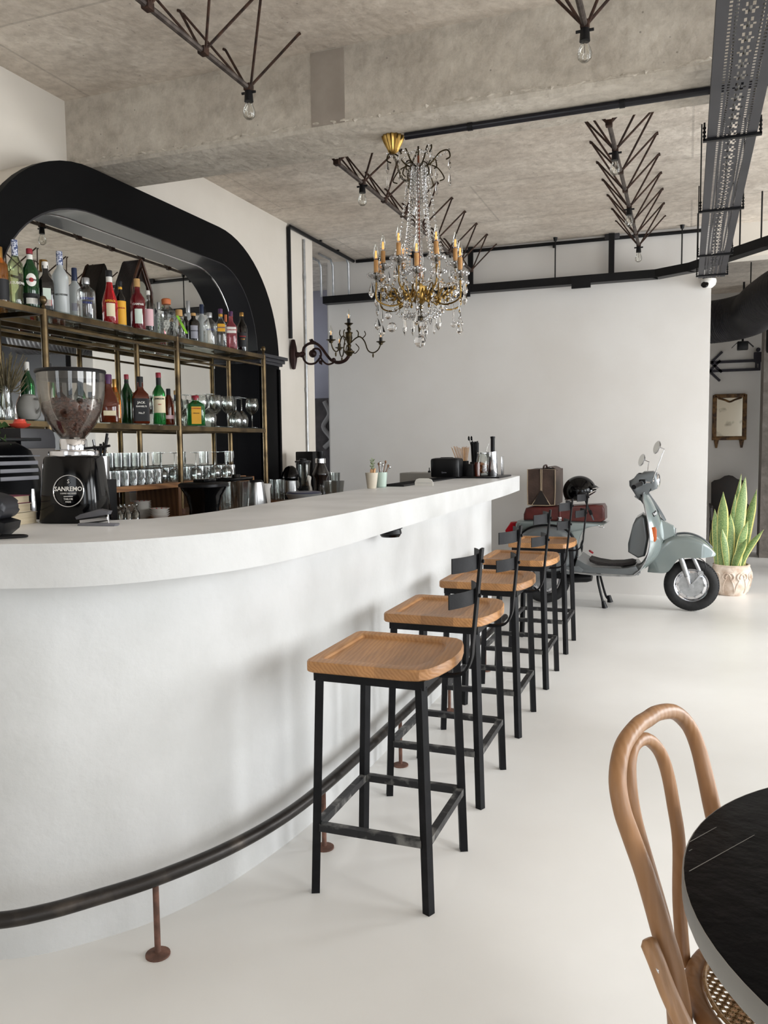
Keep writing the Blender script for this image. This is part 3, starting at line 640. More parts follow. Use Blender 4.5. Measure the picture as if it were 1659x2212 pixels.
T = [ # label, x, y, h, r, profile, glass, cap, keyword options
 ('amber and black bottle at the far left end of the top shelf', -2.92, 2.915, .25, .034, 'short', L_amber, C_gold, dict(capfrac=.3, paper=[(.05, .42, 1.4, C_black)])),
 ('tall clear bottle with blue and white foil neck, left of the top shelf', -2.90, 2.986, .295, .034, 'bulge', L_pale, C_blue, dict(capfrac=.25, capr=1.05, words=[('LUKSUSOWA', .33, .016, C_white)])),
 ('green vermouth bottle with a red cap and an oval white label, top shelf', -2.90, 3.076, .275, .037, 'wine', L_dkgreen, C_red, dict(capfrac=.09, paper=[(.06, .24, 1.3, C_black), (.06, .16, .7, C_white), 'OVAL'], neck=(.74, .90, C_white), words=[('MARTINI', .46, .0130, C_ink)])),
 ('round amber decanter bottle with a flared gold stopper, top shelf back row', -3.04, 3.315, .285, .046, 'decanter', G_clear, C_gold, dict(capfrac=.2, capr=1.6, liquid=(L_amber, .62))),
 ('black liqueur bottle with a small red and white label, top shelf', -2.90, 3.173, .235, .036, 'square', L_black, C_white, dict(sq=.4, paper=[(.10, .45, .45, C_mint), (.10, .22, .5, C_inkr)])),
 ('tallest frosted clear bottle with a blue striped neck, top shelf', -2.90, 3.272, .305, .039, 'tall', G_frost, C_blue, dict(capfrac=.22, capr=1.1, words=[('BELVEDERE', .30, .012, C_ink)])),
 ('frosted bottle with a navy cap behind the clear vodka bottle, top shelf', -3.01, 3.500, .280, .034, 'tall', G_frost, C_navy, dict(capfrac=.24, capr=1.15, paper=[(.2, .34, .6, C_grey)])),
 ('squat clear vodka bottle with blue lettering and a silver cap, beside the wooden clock', -2.90, 3.454, .212, .046, 'short', G_clear, C_silver, dict(capfrac=.15, words=[('ABSOLUT', .48, .017, C_inkb), ('VODKA', .38, .014, C_inkb)])),
 ('bright red aperitif bottle with a cream label, in front of the wooden clock', -2.90, 3.637, .285, .041, 'taper', L_red, C_black, dict(capfrac=.12, neck=(.78, .9, C_white), paper=[(.14, .38, .55, C_cream)], words=[('APEROL', .42, .0165, C_yel)])),
 ('small dark bottle with a big yellow label between the red bottles', -2.90, 3.725, .245, .028, 'tall', L_dark, C_black, dict(capfrac=.1, paper=[(.04, .56, 1.2, C_yel)], neck=(.82, .87, C_yel), words=[('KAHLUA', .40, .011, C_inkr)])),
 ('dark crimson bitter bottle with white lettering and a cork, in front of the wooden clock', -2.90, 3.873, .285, .041, 'tall', L_campari, C_cork, dict(capfrac=.16, paper=[(.12, .40, .5, C_mint)], words=[('CAMPARI', .49, .0155, C_white)])),
 ('slim clear bottle with a white cap and a pale pink label, top shelf', -2.90, 3.970, .237, .030, 'tall', G_clear, C_white, dict(capfrac=.1, paper=[(.15, .55, .9, C_pink)])),
 ('slim frosted bottle behind the cut crystal bottle, top shelf', -3.05, 4.276, .232, .027, 'tall', G_frost, C_silver, dict(capfrac=.2)),
 ('cut crystal bottle with an orange stopper, middle of the top shelf', -2.90, 4.143, .22, .043, 'short', 'CRYSTAL', C_orange, dict(capfrac=.14, capr=1.9)),
 ('small round tequila bottle with a cork ball stopper and a green ribbon', -2.90, 4.270, .175, .036, 'square', G_clear, C_cork, dict(capfrac=.22, capr=1.6, sq=.3)),
 ('small black bottle with a steel pourer behind the dark gin bottle', -3.00, 4.488, .19, .032, 'short', L_black, C_silver, dict(capfrac=.16, capr=.6)),
 ('dark apothecary gin bottle with a silver grey label and a cork, top shelf', -2.90, 4.424, .178, .038, 'short', L_dark, C_cork, dict(capfrac=.1, paper=[(.10, .55, .6, C_grey)], words=[('MONKEY 47', .36, .008, C_ink)])),
 ('tall frosted bottle with a clear neck at the back right of the top shelf', -3.05, 4.595, .29, .033, 'tall', G_frost, C_silver, dict(capfrac=.25)),
 ('frosted bottle with a navy foil neck towards the right of the top shelf', -3.00, 4.675, .277, .034, 'tall', G_frost, C_navy, dict(capfrac=.22)),
 ('clear vodka bottle with a silver screw cap left of the yellow label gin', -2.90, 4.609, .208, .041, 'short', G_clear, C_silver, dict(capfrac=.15, words=[('ABSOLUT', .46, .012, C_inkb)])),
 ('clear gin bottle with a yellow label and a purple cap, top shelf right', -2.90, 4.743, .252, .036, 'square', G_clear, C_purple, dict(capfrac=.12, sq=.4, paper=[(.40, .60, .6, C_yel)], neck=(.80, .86, C_yel), words=[('GORDON\'S', .50, .010, C_inkb)])),
 ('small bottle with an orange and white cap behind the pink gin', -3.00, 4.973, .255, .024, 'wine', L_dark, C_orange, dict(capfrac=.2)),
 ('pink gin bottle with a white and red label, right on the top shelf', -2.90, 4.872, .255, .037, 'square', L_pink, C_purple, dict(capfrac=.13, sq=.4, paper=[(.42, .58, .75, C_white)], words=[('GORDON\'S', .50, .0125, C_inkr)])),
 ('dark rum bottle with a gold cap, last on the right of the top shelf', -2.90, 5.019, .27, .036, 'wine', L_dark, C_gold, dict(capfrac=.1, paper=[(.12, .48, .9, C_black)], words=[('HAVANA', .38, .011, C_inkr), ('CLUB', .31, .011, C_gold)])),
]
M_T = [
 ('green bottle with a white tax strip on the middle shelf left of the grinder hopper', -2.97, 3.10, .278, .034, 'wine', L_dkgreen, C_white, dict(capfrac=.2, capr=1.02)),
 ('dark bottle seen through the coffee hopper on the middle shelf', -2.97, 3.25, .285, .024, 'wine', L_dkgreen, C_black, dict(capfrac=.15)),
 ('broad brown bourbon bottle with a white strip label, right of the coffee hopper', -2.90, 3.596, .255, .049, 'taper', L_brown, C_purple, dict(capfrac=.2, paper=[(.14, .24, .6, C_cream)], sq=.3)),
 ('amber bottle with a gold foil neck and a cream label, middle shelf', -2.97, 3.737, .243, .032, 'cone', L_amber, C_gold, dict(capfrac=.3, paper=[(.12, .42, .8, C_cream)])),
 ('dark green bottle with a red cap behind the square whiskey bottle', -3.02, 3.905, .284, .034, 'wine', L_dkgreen, C_red, dict(capfrac=.1, neck=(.72, .88, C_black))),
 ('square whiskey bottle with a black label, middle shelf', -2.90, 3.868, .264, .046, 'square', L_brown, C_black, dict(sq=1, capfrac=.22, capr=1.1, paper=[(.05, .53, .78, C_black)], words=[('JACK', .44, .017, C_white), ('DANIEL\'S', .36, .0125, C_white), ('No.7', .22, .015, C_white)])),
 ('green whiskey bottle with a red cap and a big cream label, middle shelf', -2.90, 4.042, .300, .037, 'tall', L_green, C_red, dict(capfrac=.10, paper=[(.22, .54, 1.1, C_cream)], neck=(.74, .90, C_ink), words=[('JAMESON', .49, .0135, C_ink), ('IRISH', .38, .008, C_inkr)])),
 ('small dark bottle left of the middle brass post, middle shelf', -2.90, 4.156-.02, .213, .033, 'cone', L_brown, C_black, dict(capfrac=.2, paper=[(.16, .26, 1.0, C_pink)])),
 ('clear bottle with a cork behind the middle brass post, middle shelf', -3.02, 4.385, .222, .031, 'tall', G_clear, C_cork, dict(capfrac=.12, neck=(.72, .88, C_navy))),
 ('squat green liqueur bottle with a red cap and yellow label, middle shelf', -2.90, 4.417, .188, .056, 'short', L_green, C_red, dict(capfrac=.16, sq=.5, paper=[(.05, .62, .48, C_yel)], words=[('COINTREAU', .56, .0095, C_inkr), ('TRIPLE SEC', .40, .0075, C_ink)])),
]
for zz, tab in ((ZT, T), (ZM, M_T)):
    for lb, x, y, h, r, pf, gm, cm, kw in tab:
        if gm == 'CRYSTAL':
            t = thing('bottle', lb, 'bottle', (x, y, zz), 0, 'bottles on the brass rack')
            g = MB().lathe(mk(pf, h, r)[:-1]+[(r*.36, h*.86), (0, h*.86)], (0, 0, 0), 20, sq=.5)
            for v in g.bm.verts:
                if v.co.z < h*.6: v.co.x *= 1+random.uniform(-.06, .06); v.co.y *= 1+random.uniform(-.06, .06)
            k = MB()
            k.bm.free(); k.bm = g.bm
            for zz2 in range(7):
                for aa in range(14):
                    a = 2*PI*(aa+.5*(zz2 % 2))/14; q = 1/(abs(math.cos(a))**5+abs(math.sin(a))**5)**.2
                    k.sphere((r*q*math.cos(a), r*q*math.sin(a), h*(.06+.08*zz2)), .006, 6, 4)
            k.build('glass_body', G_clear, t, smooth=10)
            MB().lathe([(0, h*.84), (r*.62, h*.85), (r*.66, h*.97), (r*.5, h), (0, h)], (0, 0, 0), 16).build('cap', cm, t)
        else:
            b = bottle(lb, x, y, zz, h, r, pf, gm, cm, **kw)
            if 'green ribbon' in lb:
                MB().grid(lambda u, v: (r*.5+.028*u+.006, -.02+.05*u+.016*v, h*(.78-.62*u)), 8, 1, thick=.001).build('ribbon', mat('lime ribbon', '8fcf3c', .5), b)
# wooden house-shaped clock
t = thing('mantel_clock', 'dark wooden house-shaped clock with a pointed top among the bottles', 'clock', (-3.055, 4.045, ZT), 0)
hs = [(-.088, 0), (.088, 0), (.092, .26), (.070, .31), (.012, .425), (0, .435), (-.012, .425), (-.070, .31), (-.092, .26)]
MB().prism(hs, -.065, .055, 'yz', bevel=.004).build('case', mat('dark carved wood', '20140d', .5, col2='130c08', scale=14, bump=.2), t)
fm_ = mat('red brown moulding', '4a2c1b', .45, col2='2a180f', scale=20)
fr = MB(); fr.tube([(.060, y, z) for y, z in hs[1:]]+[(.060, hs[0][0], hs[0][1])], .008, 8)
fr.tube([(.062, y, z) for y, z in ((-.062, .02), (-.062, .27), (0, .385), (.062, .27), (.062, .02))], .006, 8); fr.build('front_moulding', fm_, t)
MB().prism([(-.04, .08), (.04, .08), (.04, .27)]+arc(0, .27, .04, 0, 180, 10)+[(-.04, .27)], .050, .060, 'yz').build('dial_glass', mat('dull dial', '77766a', .25, coat=.6, scale=12), t)

# ---------------------------------------------------------------- glassware
def glass_obj(prof_out, prof_in, name, label, group, loc, inverted=False, h=0.1, seg=24, flute=0, fd=0):
    t = MB().lathe(prof_out+prof_in, (0, 0, 0), seg, flute=flute, fd=fd)
    if inverted:
        for v in t.bm.verts: v.co.z = h-v.co.z
    o = t.build(name, G_clear, None, loc=loc); tag(o, label, 'glass', group); return o
def copies(o, locs, label=None):
    for l in locs:
        c = o.copy(); COL.objects.link(c); c.location = l
        if label: c['label'] = label
TP = ([(0, 0), (.028, 0), (.031, .004), (.032, .088)], [(.0295, .088), (.028, .014), (0, .014)])
TPI = ([(0, 0), (.025, 0), (.034, .006), (.034, .088)], [(.0315, .088), (.031, .03), (.022, .012), (0, .012)])
ORD = ['first', 'second', 'third', 'fourth', 'fifth', 'sixth', 'seventh', 'eighth', 'ninth', 'tenth', 'eleventh', 'twelfth', 'thirteenth', 'fourteenth']
def row_of(prof, what, where, group, x0, y0, z, dx, dy, nrow, ncol, inv, h=.088, flute=12, fd=.02, ymax=99):
    o = None
    for j in range(nrow):
        for i in range(ncol):
            y = y0+dy*i
            if y > ymax: continue
            lb = '%s, %s from the left in the %s row %s' % (what, ORD[i], ('front', 'middle' if nrow == 3 else 'back', 'back')[j], where)
            if o is None: o = glass_obj(*prof, 'tumbler', lb, group, (x0, y0, z), inv, h, flute=flute, fd=fd)
            else:
                c = o.copy(); COL.objects.link(c); c.location = (x0-dx*j, y, z); c['label'] = lb
row_of(TPI, 'upside-down tumbler', 'on the near riser box', 'lower layer of tumblers on the near riser', -2.845, 3.13, 1.207, .074, .072, 3, 12, True)
row_of(TP, 'upright tumbler', 'of the upper layer', 'upper layer of tumblers on the near riser', -2.85, 3.16, 1.296, .074, .072, 2, 11, False, fd=.015, ymax=3.86)
row_of(TPI, 'short upside-down tumbler', 'on the far riser box', 'tumblers on the far riser', -2.985, 4.12, 1.207, .070, .076, 2, 12, True, flute=10)
o = glass_obj(*TP, 'tumbler', 'single upright tumbler on the far riser tumblers, near the dark arch jamb', None, (-2.99, 4.956, 1.296), False, flute=10, fd=.015)
c = o.copy(); COL.objects.link(c); c.location = (-3.0, 4.652, 1.296); c['label'] = 'single upright tumbler standing on the middle of the far riser tumblers'
# wine glasses
def wg(h, rb, hb, rf, stem=.0035):
    return ([(0, 0), (rf, 0), (rf, .002), (stem*2, .006), (stem, .012), (stem, h-hb-.004), (rb*.35, h-hb+.006), (rb*.85, h-hb*.72), (rb, h-hb*.48), (rb*.93, h-hb*.2), (rb*.80, h)],
            [(rb*.78, h), (rb*.91, h-hb*.2), (rb*.975, h-hb*.48), (rb*.82, h-hb*.7), (rb*.3, h-hb+.012), (0, h-hb+.009)])
W1 = wg(.205, .047, .115, .036)
lbw = 'large wine glass standing upright among the glasses at the right of the middle shelf'
lbi = 'large upside-down wine glass on the middle shelf, front row, nearest the rightmost upright one'
o = glass_obj(*W1, 'wine_glass', 'rightmost wine glass on the middle shelf, upright against the dark mirror jamb', None, (-2.90, 5.13, 1.547))
gr = 'wine glasses at the right of the middle shelf'
ups = [(-2.90, 4.80, 'front row, third from the right'), (-2.92, 4.68, 'front row, near the squat green bottle'), (-3.00, 4.98, 'back row, second from the right'), (-3.03, 4.86, 'back row, third from the right'), (-2.975, 4.60, 'leftmost of the upright ones')]
for i, (x, y, lb_) in enumerate(ups):
    c = o.copy(); COL.objects.link(c); c.location = (x, y, 1.547); c['label'] = 'large upright wine glass on the middle shelf, '+lb_; c['group'] = 'upright '+gr
oi = glass_obj(*W1, 'wine_glass', lbi, 'upside-down '+gr, (-2.92, 5.02, 1.547), True, .205)
for lb_, x, y in (('second from the right', -2.90, 4.91), ('behind the rightmost upright one', -3.0, 5.08), ('in the back row, middle', -3.03, 4.75), ('front row, beside the squat green bottle', -2.89, 4.56), ('back row, third from the left', -3.05, 4.64), ('back row, second from the left', -3.05, 4.54)):
    c = oi.copy(); COL.objects.link(c); c.location = (x, y, 1.547); c['label'] = 'large upside-down wine glass on the middle shelf, '+lb_
W2 = wg(.175, .040, .085, .036)
lb4 = 'upside-down stemmed glass, front one left of the middle brass post'
oi = glass_obj(*W2, 'wine_glass', lb4, 'upside-down stemmed glasses on the riser boxes', (-2.86, 3.995, 1.207), True, .175)
oi.location = (-2.90, 4.045, 1.207)
for lb_, x, y in (('rear one left of the middle brass post', -3.03, 4.06), ('just right of the middle brass post', -2.895, 4.17), ('left one on the far riser box', -2.895, 4.40), ('middle one on the far riser box', -2.895, 4.62), ('right one on the far riser box', -2.895, 4.76)):
    c = oi.copy(); COL.objects.link(c); c.location = (x, y, 1.207); c['label'] = 'upside-down stemmed glass, '+lb_

# ================================================================ things on the back counter (top z = 1.01)
ZB = 1.011
def saucer_prof(r, h): return [(0, 0), (r*.45, 0), (r*.5, h*.2), (r*.98, h), (r, h*1.05), (r*.95, h*1.05), (r*.46, h*.45), (0, h*.4)]
def stack(name, label, n, r, h, dz, x, y, group, first=None):
    for i in range(n):
        t = MB().lathe(saucer_prof(r, h), (0, 0, 0), 32)
        top = i == n-1
        lb = label+(', topmost with red dashes on its rim' if top else ', %s from the bottom' % ORD[i])
        o = t.build(name, M_white, None, loc=(x, y, ZB+i*dz)); tag(o, lb, name.replace('_', ' '), group)
        if top:
            rm = MB()
            for k in range(10):
                a = 2*PI*k/10
                rm.grid(lambda u, v, a=a: ((r*.90-.010*v)*math.cos(a+.16*u), (r*.90-.010*v)*math.sin(a+.16*u), h*.96-.004*v+.0012), 3, 1, thick=.0006)
            rm.build('rim_dash', C_inkr, o)
stack('saucer', 'white saucer in the tall stack', 11, .050, .018, .0085, -2.86, 3.80, 'tall saucer stack')
stack('saucer', 'white saucer in the half hidden stack', 9, .048, .018, .0085, -2.97, 3.42, 'half hidden saucer stack')
stack('bowl', 'white bowl in the low stack', 4, .055, .030, .012, -2.72, 3.765, 'small bowl stack')
EG = ([(0, 0), (.016, 0), (.017, .006), (.007, .018), (.010, .028), (.022, .045), (.024, .105)], [(.022, .105), (.020, .048), (.006, .03), (0, .028)])
o = glass_obj(*EG, 'footed_glass', 'small upside-down footed glass, leftmost in front, beside the grinder', 'footed glasses upside down', (-2.72, 3.36, ZB), True, .105, 18)
for lb_, dx, dy in (('second from the left in front', 0, .065), ('third from the left in front', 0, .13), ('rightmost in front', 0, .195), ('left one in the back row', -.06, .03), ('middle one in the back row', -.06, .10), ('right one in the back row', -.06, .17)):
    copies(o, [(-2.72+dx, 3.36+dy, ZB)], 'small upside-down footed glass, '+lb_)
o = glass_obj(*TPI, 'tumbler', 'short glass in the oak recess beside the middle brass post', 'glasses in the gap between the risers', (-2.93, 4.22, ZB), True, .088, flute=10, fd=.02)
copies(o, [(-2.93, 4.22, ZB+.09)], 'short glass in the oak recess, upper one of the two beside the middle brass post')
o = glass_obj(*TPI, 'tumbler', 'short glass seen inside the near riser box behind the saucers', 'glasses in the near riser', (-3.0, 3.62, ZB), True, .088, flute=10, fd=.02)
copies(o, [(-3.0, 3.62, ZB+.09)], 'short glass seen inside the near riser box, upper one of two')

# black blender jug
t = thing('blender_jug', 'black blender jug with a wide lid standing in front of the middle brass post', 'blender jug', (-2.52, 3.90, ZB))
MB().lathe([(0, 0), (.072, 0), (.075, .01), (.072, .06), (.088, .13), (.112, .175), (.112, .180), (0, .180)], (0, 0, 0), 32, sq=.25).build('jug_body', M_gloss, t)
MB().lathe([(.112, .180), (.122, .182), (.122, .196), (.112, .204), (.07, .206), (0, .206)], (0, 0, 0), 32, sq=.25).build('lid', M_plastic, t)
MB().box((0, .01, .213), (.075, .12, .022), bevel=.006).build('lid_handle', M_gloss, t)
MB().tube(spline([(.0, .11, .17), (.0, .155, .16), (.0, .16, .10), (.0, .12, .04), (0, .07, .03)], 6), .012, 10).build('handle', M_plastic, t)
# clear jug with black lid
t = thing('blender_jug', 'clear blender jug with a long black lid, right of the black jug', 'blender jug', (-2.60, 4.36, ZB))
MB().lathe([(0, .004), (.066, .004), (.070, .02), (.080, .19), (.077, .19), (.067, .022), (0, .02)], (0, 0, 0), 32, sq=.5).build('jug_body', G_jug, t)
MB().lathe([(.03, 0), (.078, 0), (.080, .006), (.070, .014), (.03, .014)], (0, 0, 0), 28, sq=.4).build('base_ring', G_jug, t)
MB().box((0, -.03, .205), (.15, .27, .022), bevel=.008).build('lid', M_gloss, t)
MB().lathe([(0, .215), (.030, .215), (.026, .232), (0, .234)], (0, .02, 0), 18).build('lid_knob', M_gloss, t)
MB().tube(spline([(0, -.075, .17), (0, -.115, .165), (0, -.125, .12), (0, -.115, .06), (0, -.072, .05)], 6), .010, 10).build('handle', G_jug, t)
# steel jugs
t = thing('steel_jug', 'large shiny steel jug between the clear blender jug and the right brass post', 'jug', (-2.58, 4.59, ZB))
MB().lathe([(0, 0), (.075, 0), (.076, .01), (.050, .175), (.047, .175), (.07, .012), (0, .012)], (0, 0, 0), 36).build('jug_body', M_steel, t)
MB().lathe([(0, .175), (.047, .175), (.040, .188), (0, .19)], (0, 0, 0), 24).build('lid', M_plastic, t)
t = thing('milk_jug', 'small white milk jug tucked behind the steel jug', 'jug', (-2.62, 4.79, ZB))
MB().lathe([(0, 0), (.032, 0), (.034, .01), (.030, .12), (.042, .155), (.039, .155), (.028, .12), (0, .02)], (0, 0, 0), 28).build('jug_body', M_white, t)
t = thing('wooden_stand', 'little wooden stand poking up behind the steel jug', 'stand', (-2.80, 4.74, ZB))
MB().box((0, 0, .09), (.05, .05, .18), bevel=.003).build('post', M_cab, t); MB().box((0, 0, .195), (.06, .12, .03), bevel=.003).build('top_board', M_cabx, t)
TG = ([(0, 0), (.020, 0), (.022, .01), (.026, .14)], [(.024, .14), (.019, .012), (0, .012)])
o = glass_obj(*TG, 'highball_glass', 'cut highball glass on the back counter right of the right brass post', 'cut glasses right of the rack', (-2.72, 5.08, ZB+.03), False, .14, 20, flute=8, fd=.03)
copies(o, [(-2.66, 5.055, ZB+.03)], 'cut highball glass, front left one on the small wooden tray')
copies(o, [(-2.67, 5.115, ZB+.03)], 'cut highball glass, front right one on the small wooden tray')
tag(MB().box((-2.69, 5.09, ZB+.014), (.14, .16, .026), bevel=.004).build('wooden_tray', M_cabx), 'small wooden tray under the cut highball glasses', 'tray')

# citrus press, blender, juicer beyond the arch
t = thing('citrus_press', 'black and steel appliance with a domed tilted lid at the end of the back counter', 'juicer', (-2.80, 5.50, ZB))
MB().lathe([(0, 0), (.062, 0), (.066, .012), (.060, .03), (.060, .05), (0, .05)], (0, 0, 0), 32).build('base', M_plastic, t)
MB().lathe([(.058, .05), (.063, .055), (.063, .145), (.058, .15), (0, .15)], (0, 0, 0), 32).build('steel_body', M_steel, t)
MB().lathe([(0, 0), (.064, 0), (.066, .012), (.06, .05), (.045, .085), (.02, .105), (0, .108)], (.0, 0, .152), 28, M=Matrix.Rotation(math.radians(-14), 3, 'X')).build('lid', M_gloss, t)
MB().tube([(0.06, .01, .08), (.085, .01, .09), (.085, .01, .16), (.06, .01, .19)], .007, 8).build('handle', M_blkmetal, t)
t = thing('blender', 'tall clear blender beside the white wall edge at the end of the back counter', 'blender', (-2.85, 5.83, ZB))
MB().lathe([(0, 0), (.062, 0), (.058, .05), (.04, .085), (0, .085)], (0, 0, 0), 28).build('motor_base', M_plastic, t)
MB().lathe([(0, .09), (.036, .09), (.048, .15), (.060, .275), (.057, .275), (.045, .15), (.033, .1), (0, .1)], (0, 0, 0), 28, flute=6, fd=.02).build('jug', G_jug, t)
MB().lathe([(0, .275), (.064, .275), (.064, .288), (.03, .292), (.028, .305), (0, .306)], (0, 0, 0), 28).build('lid', M_plastic, t)
MB().tube(spline([(0, -.055, .27), (0, -.092, .275), (0, -.098, .20), (0, -.05, .13)], 6), .009, 8).build('handle', M_plastic, t)
t = thing('cloth', 'crumpled white cloth hanging at the foot of the tall blender', 'cloth', (-2.77, 5.78, ZB+.04))
MB().grid(lambda u, v: (.012*math.sin(9*u+3*v), .045*(u-.5)*(1.4-abs(v-.5)*1.6)+.01*math.sin(7*v), .12*v+.015*math.sin(6*u)), 12, 12, thick=.002).build('cloth_sheet', C_white, t)
t = thing('slow_juicer', 'dark juicer with a chromed collar at the far end of the back counter', 'juicer', (-2.80, 6.05, ZB))
MB().lathe([(0, 0), (.070, 0), (.072, .02), (.055, .06), (.052, .14), (.070, .165), (.070, .18), (.04, .25), (.036, .262), (0, .262)], (0, 0, 0), 30).build('body', mat('smoky plastic', '1b1614', .2, coat=.6, scale=4), t)
MB().lathe([(.040, .262), (.044, .265), (.044, .30), (.040, .303), (0, .303)], (0, 0, 0), 28).build('collar', M_chrome, t)
MB().lathe([(0, .303), (.026, .303), (.034, .33), (.036, .36), (0, .362)], (0, 0, 0), 24).build('feed_tube', M_plastic, t)
t = thing('measuring_jug', 'tall clear measuring jug behind the juicer', 'jug', (-2.76, 6.12+.12, ZB))
MB().lathe([(0, 0), (.040, 0), (.047, .18), (.044, .18), (.037, .006), (0, .006)], (0, 0, 0), 24).build('jug_body', G_jug, t)
t = thing('plastic_container', 'milky plastic container at the end of the back counter', 'container', (-2.58, 5.82, ZB))
MB().lathe([(0, .002), (.055, .002), (.068, .13), (.065, .13), (.052, .008), (0, .008)], (0, 0, 0), 28, sq=.8).build('tub', thin_glass('milky plastic', 'd9dbd9', .25, .25, .5), t)
t = thing('serving_bowl', 'wide grey plastic bowl with a blue-grey lid on the back counter', 'bowl', (-2.50, 5.12, ZB))
MB().lathe([(0, 0), (.07, 0), (.11, .04), (.128, .072), (.122, .074), (0, .074)], (0, 0, 0), 36).build('bowl_body', mat('light grey plastic', 'a4a7a8', .4), t)
MB().lathe([(0, .075), (.118, .075), (.121, .081), (.11, .086), (0, .084)], (0, 0, 0), 36).build('lid', mat('blue grey lid', '50526a', .35), t)
tag(MB().box((-2.99, 6.22, 1.19), (.16, .16, .36), bevel=.01).build('appliance_tower', M_plastic), 'dark appliance standing against the end of the white wall', 'appliance')

# espresso machine and toaster oven at the left
t = thing('espresso_machine', 'black espresso machine with slotted side panel at the left end behind the bar', 'coffee machine', (-2.70, 2.515, ZB)); t.scale = (1.0, 1.0, 1.02)
MB().prism([(-.36, 0), (.145, 0), (.145, .05), (.150, .30), (.10, .385), (.02, .42), (-.36, .42)], -.20, .20, 'yz', bevel=.008).build('shell', M_gloss, t)
for i, z in enumerate((.335, .305, .275)):
    MB().box((.202, .03, z), (.006, .20, .016), bevel=.003).build('side_slot', M_greyplastic, t)
MB().box((.203, -.01, .362), (.006, .30, .006)).build('chrome_trim', M_chrome, t)
MB().lathe([(0, 0), (.014, 0), (.016, .02), (.018, .10), (.013, .17), (0, .175)], (.19, .10, .06), 16).build('lever', M_chrome, t)
MB().box((.0, -.03, .428), (.36, .42, .012), bevel=.003).build('cup_tray', M_plastic, t)
t = thing('toaster_oven', 'dark metal box machine with a rounded edge behind the espresso machine', 'oven', (-2.80, 2.87, ZB))
MB().box((0, -.085, .20), (.36, .19, .40)).build('steel_body', mat('dark steel', '55504c', .4, metal=.7), t)
MB().prism([(-.185, .40), (.015, .40), (.015, .445), (.005, .475), (-.015, .485), (-.185, .485)], -.18, .18, 'yz', bevel=.004).build('hood', mat('charcoal hood', '2a292d', .45, scale=3), t)
def cup(label, x, y, z, r=.032, h=.035, m=M_red, g=None):
    t = thing('espresso_cup', label, 'cup', (x, y, z), 0, g)
    MB().lathe([(0, 0), (r*.45, 0), (r*.55, .003), (r*1.0, h*.2), (r*1.25, h*.5), (r*.8, h*.55), (r*.62, h*.9), (r*.64, h), (r*.5, h), (0, h*.9)], (0, 0, 0), 24).build('cup_body', m, t)
CR_ = mat('coral red glaze', 'cf4a38', .3, scale=3)
cup('coral red cup upside down on the dark hood, right one', -2.70, 2.765, ZB+.486, .036, .04, CR_); cup('coral red cup cut by the left picture edge', -2.62, 2.45, ZB+.445, .036, .055, CR_)
t = thing('ivy_sprig', 'green leafy sprig beside the red cups at the left edge', 'plant', (-2.52, 2.45, ZB+.445))
LV = mat('ivy green', '3f5a2a', .5, col2='26401a', scale=30)
for k in range(14):
    a = random.uniform(-1, 1); p = Vector((random.uniform(-.03, .05), random.uniform(-.10, .05), random.uniform(-.03, .05)))
    MB().grid(lambda u, v, p=p, a=a: tuple(p+Vector((.02*(u-.5)*math.sin(a)+.01*v, .034*u*math.cos(a), .022*(v-.5)*math.sin(PI*(.15+.8*u))+.01*math.sin(3*u)))), 4, 4, thick=.0008).build('leaf', LV, t)
MB().tube(spline([(0, -.1, -.02), (.01, -.04, .01), (0, .02, .0), (.02, .06, -.03)], 5), .002, 6).build('stem', LV, t)

# teapot, vase with dried herbs on the middle shelf
t = thing('teapot', 'pale round teapot on the middle shelf left of the grinder hopper', 'teapot', (-2.90, 3.03, ZM))
MB().lathe([(0, 0), (.036, 0), (.050, .02), (.054, .05), (.050, .08), (.036, .105), (.034, .11), (.02, .118), (0, .12)], (0, 0, 0), 30).build('pot_body', mat('matt stoneware', '8d8b86', .6, scale=4), t)
MB().tube(spline([(.045, -.005, .095), (.075, -.008, .09), (.078, -.01, .055), (.05, -.006, .03)], 6), .006, 8).build('handle', mat('matt stoneware', '8d8b86'), t)
t = thing('herb_vase', 'glass vase holding dried grey herbs at the left end of the middle shelf', 'vase', (-2.90, 2.895, ZM))
MB().lathe([(0, 0), (.03, 0), (.032, .01), (.028, .06), (.022, .13), (.026, .15), (.024, .15), (.02, .13), (.026, .06), (0, .01)], (0, 0, 0), 24).build('vase_body', G_clear, t)
hb = MB()
for k in range(150):
    a = random.uniform(0, 2*PI); R = random.uniform(.02, .10); hh = random.uniform(.15, .30)
    hb.tube(spline([(0, 0, .02), (.008*math.cos(a), .008*math.sin(a), .12), (R*math.cos(a)*.6, R*math.sin(a)*.6, hh*.75), (R*math.cos(a), R*math.sin(a), hh)], 4), [.0010]*8+[.0022]*5, 4)
hb.build('dried_stems', mat('dried herb', '6c6249', .9, col2='473f2c', scale=50), t)['kind'] = 'stuff'
t = thing('clear_carafe', 'small clear glass bottle at the left picture edge on the middle shelf', 'bottle', (-2.95, 2.83, ZM))
MB().lathe([(0, 0), (.03, 0), (.03, .09), (.012, .12), (.012, .15), (0, .15)], (0, 0, 0), 20).build('glass_body', L_pale, t)

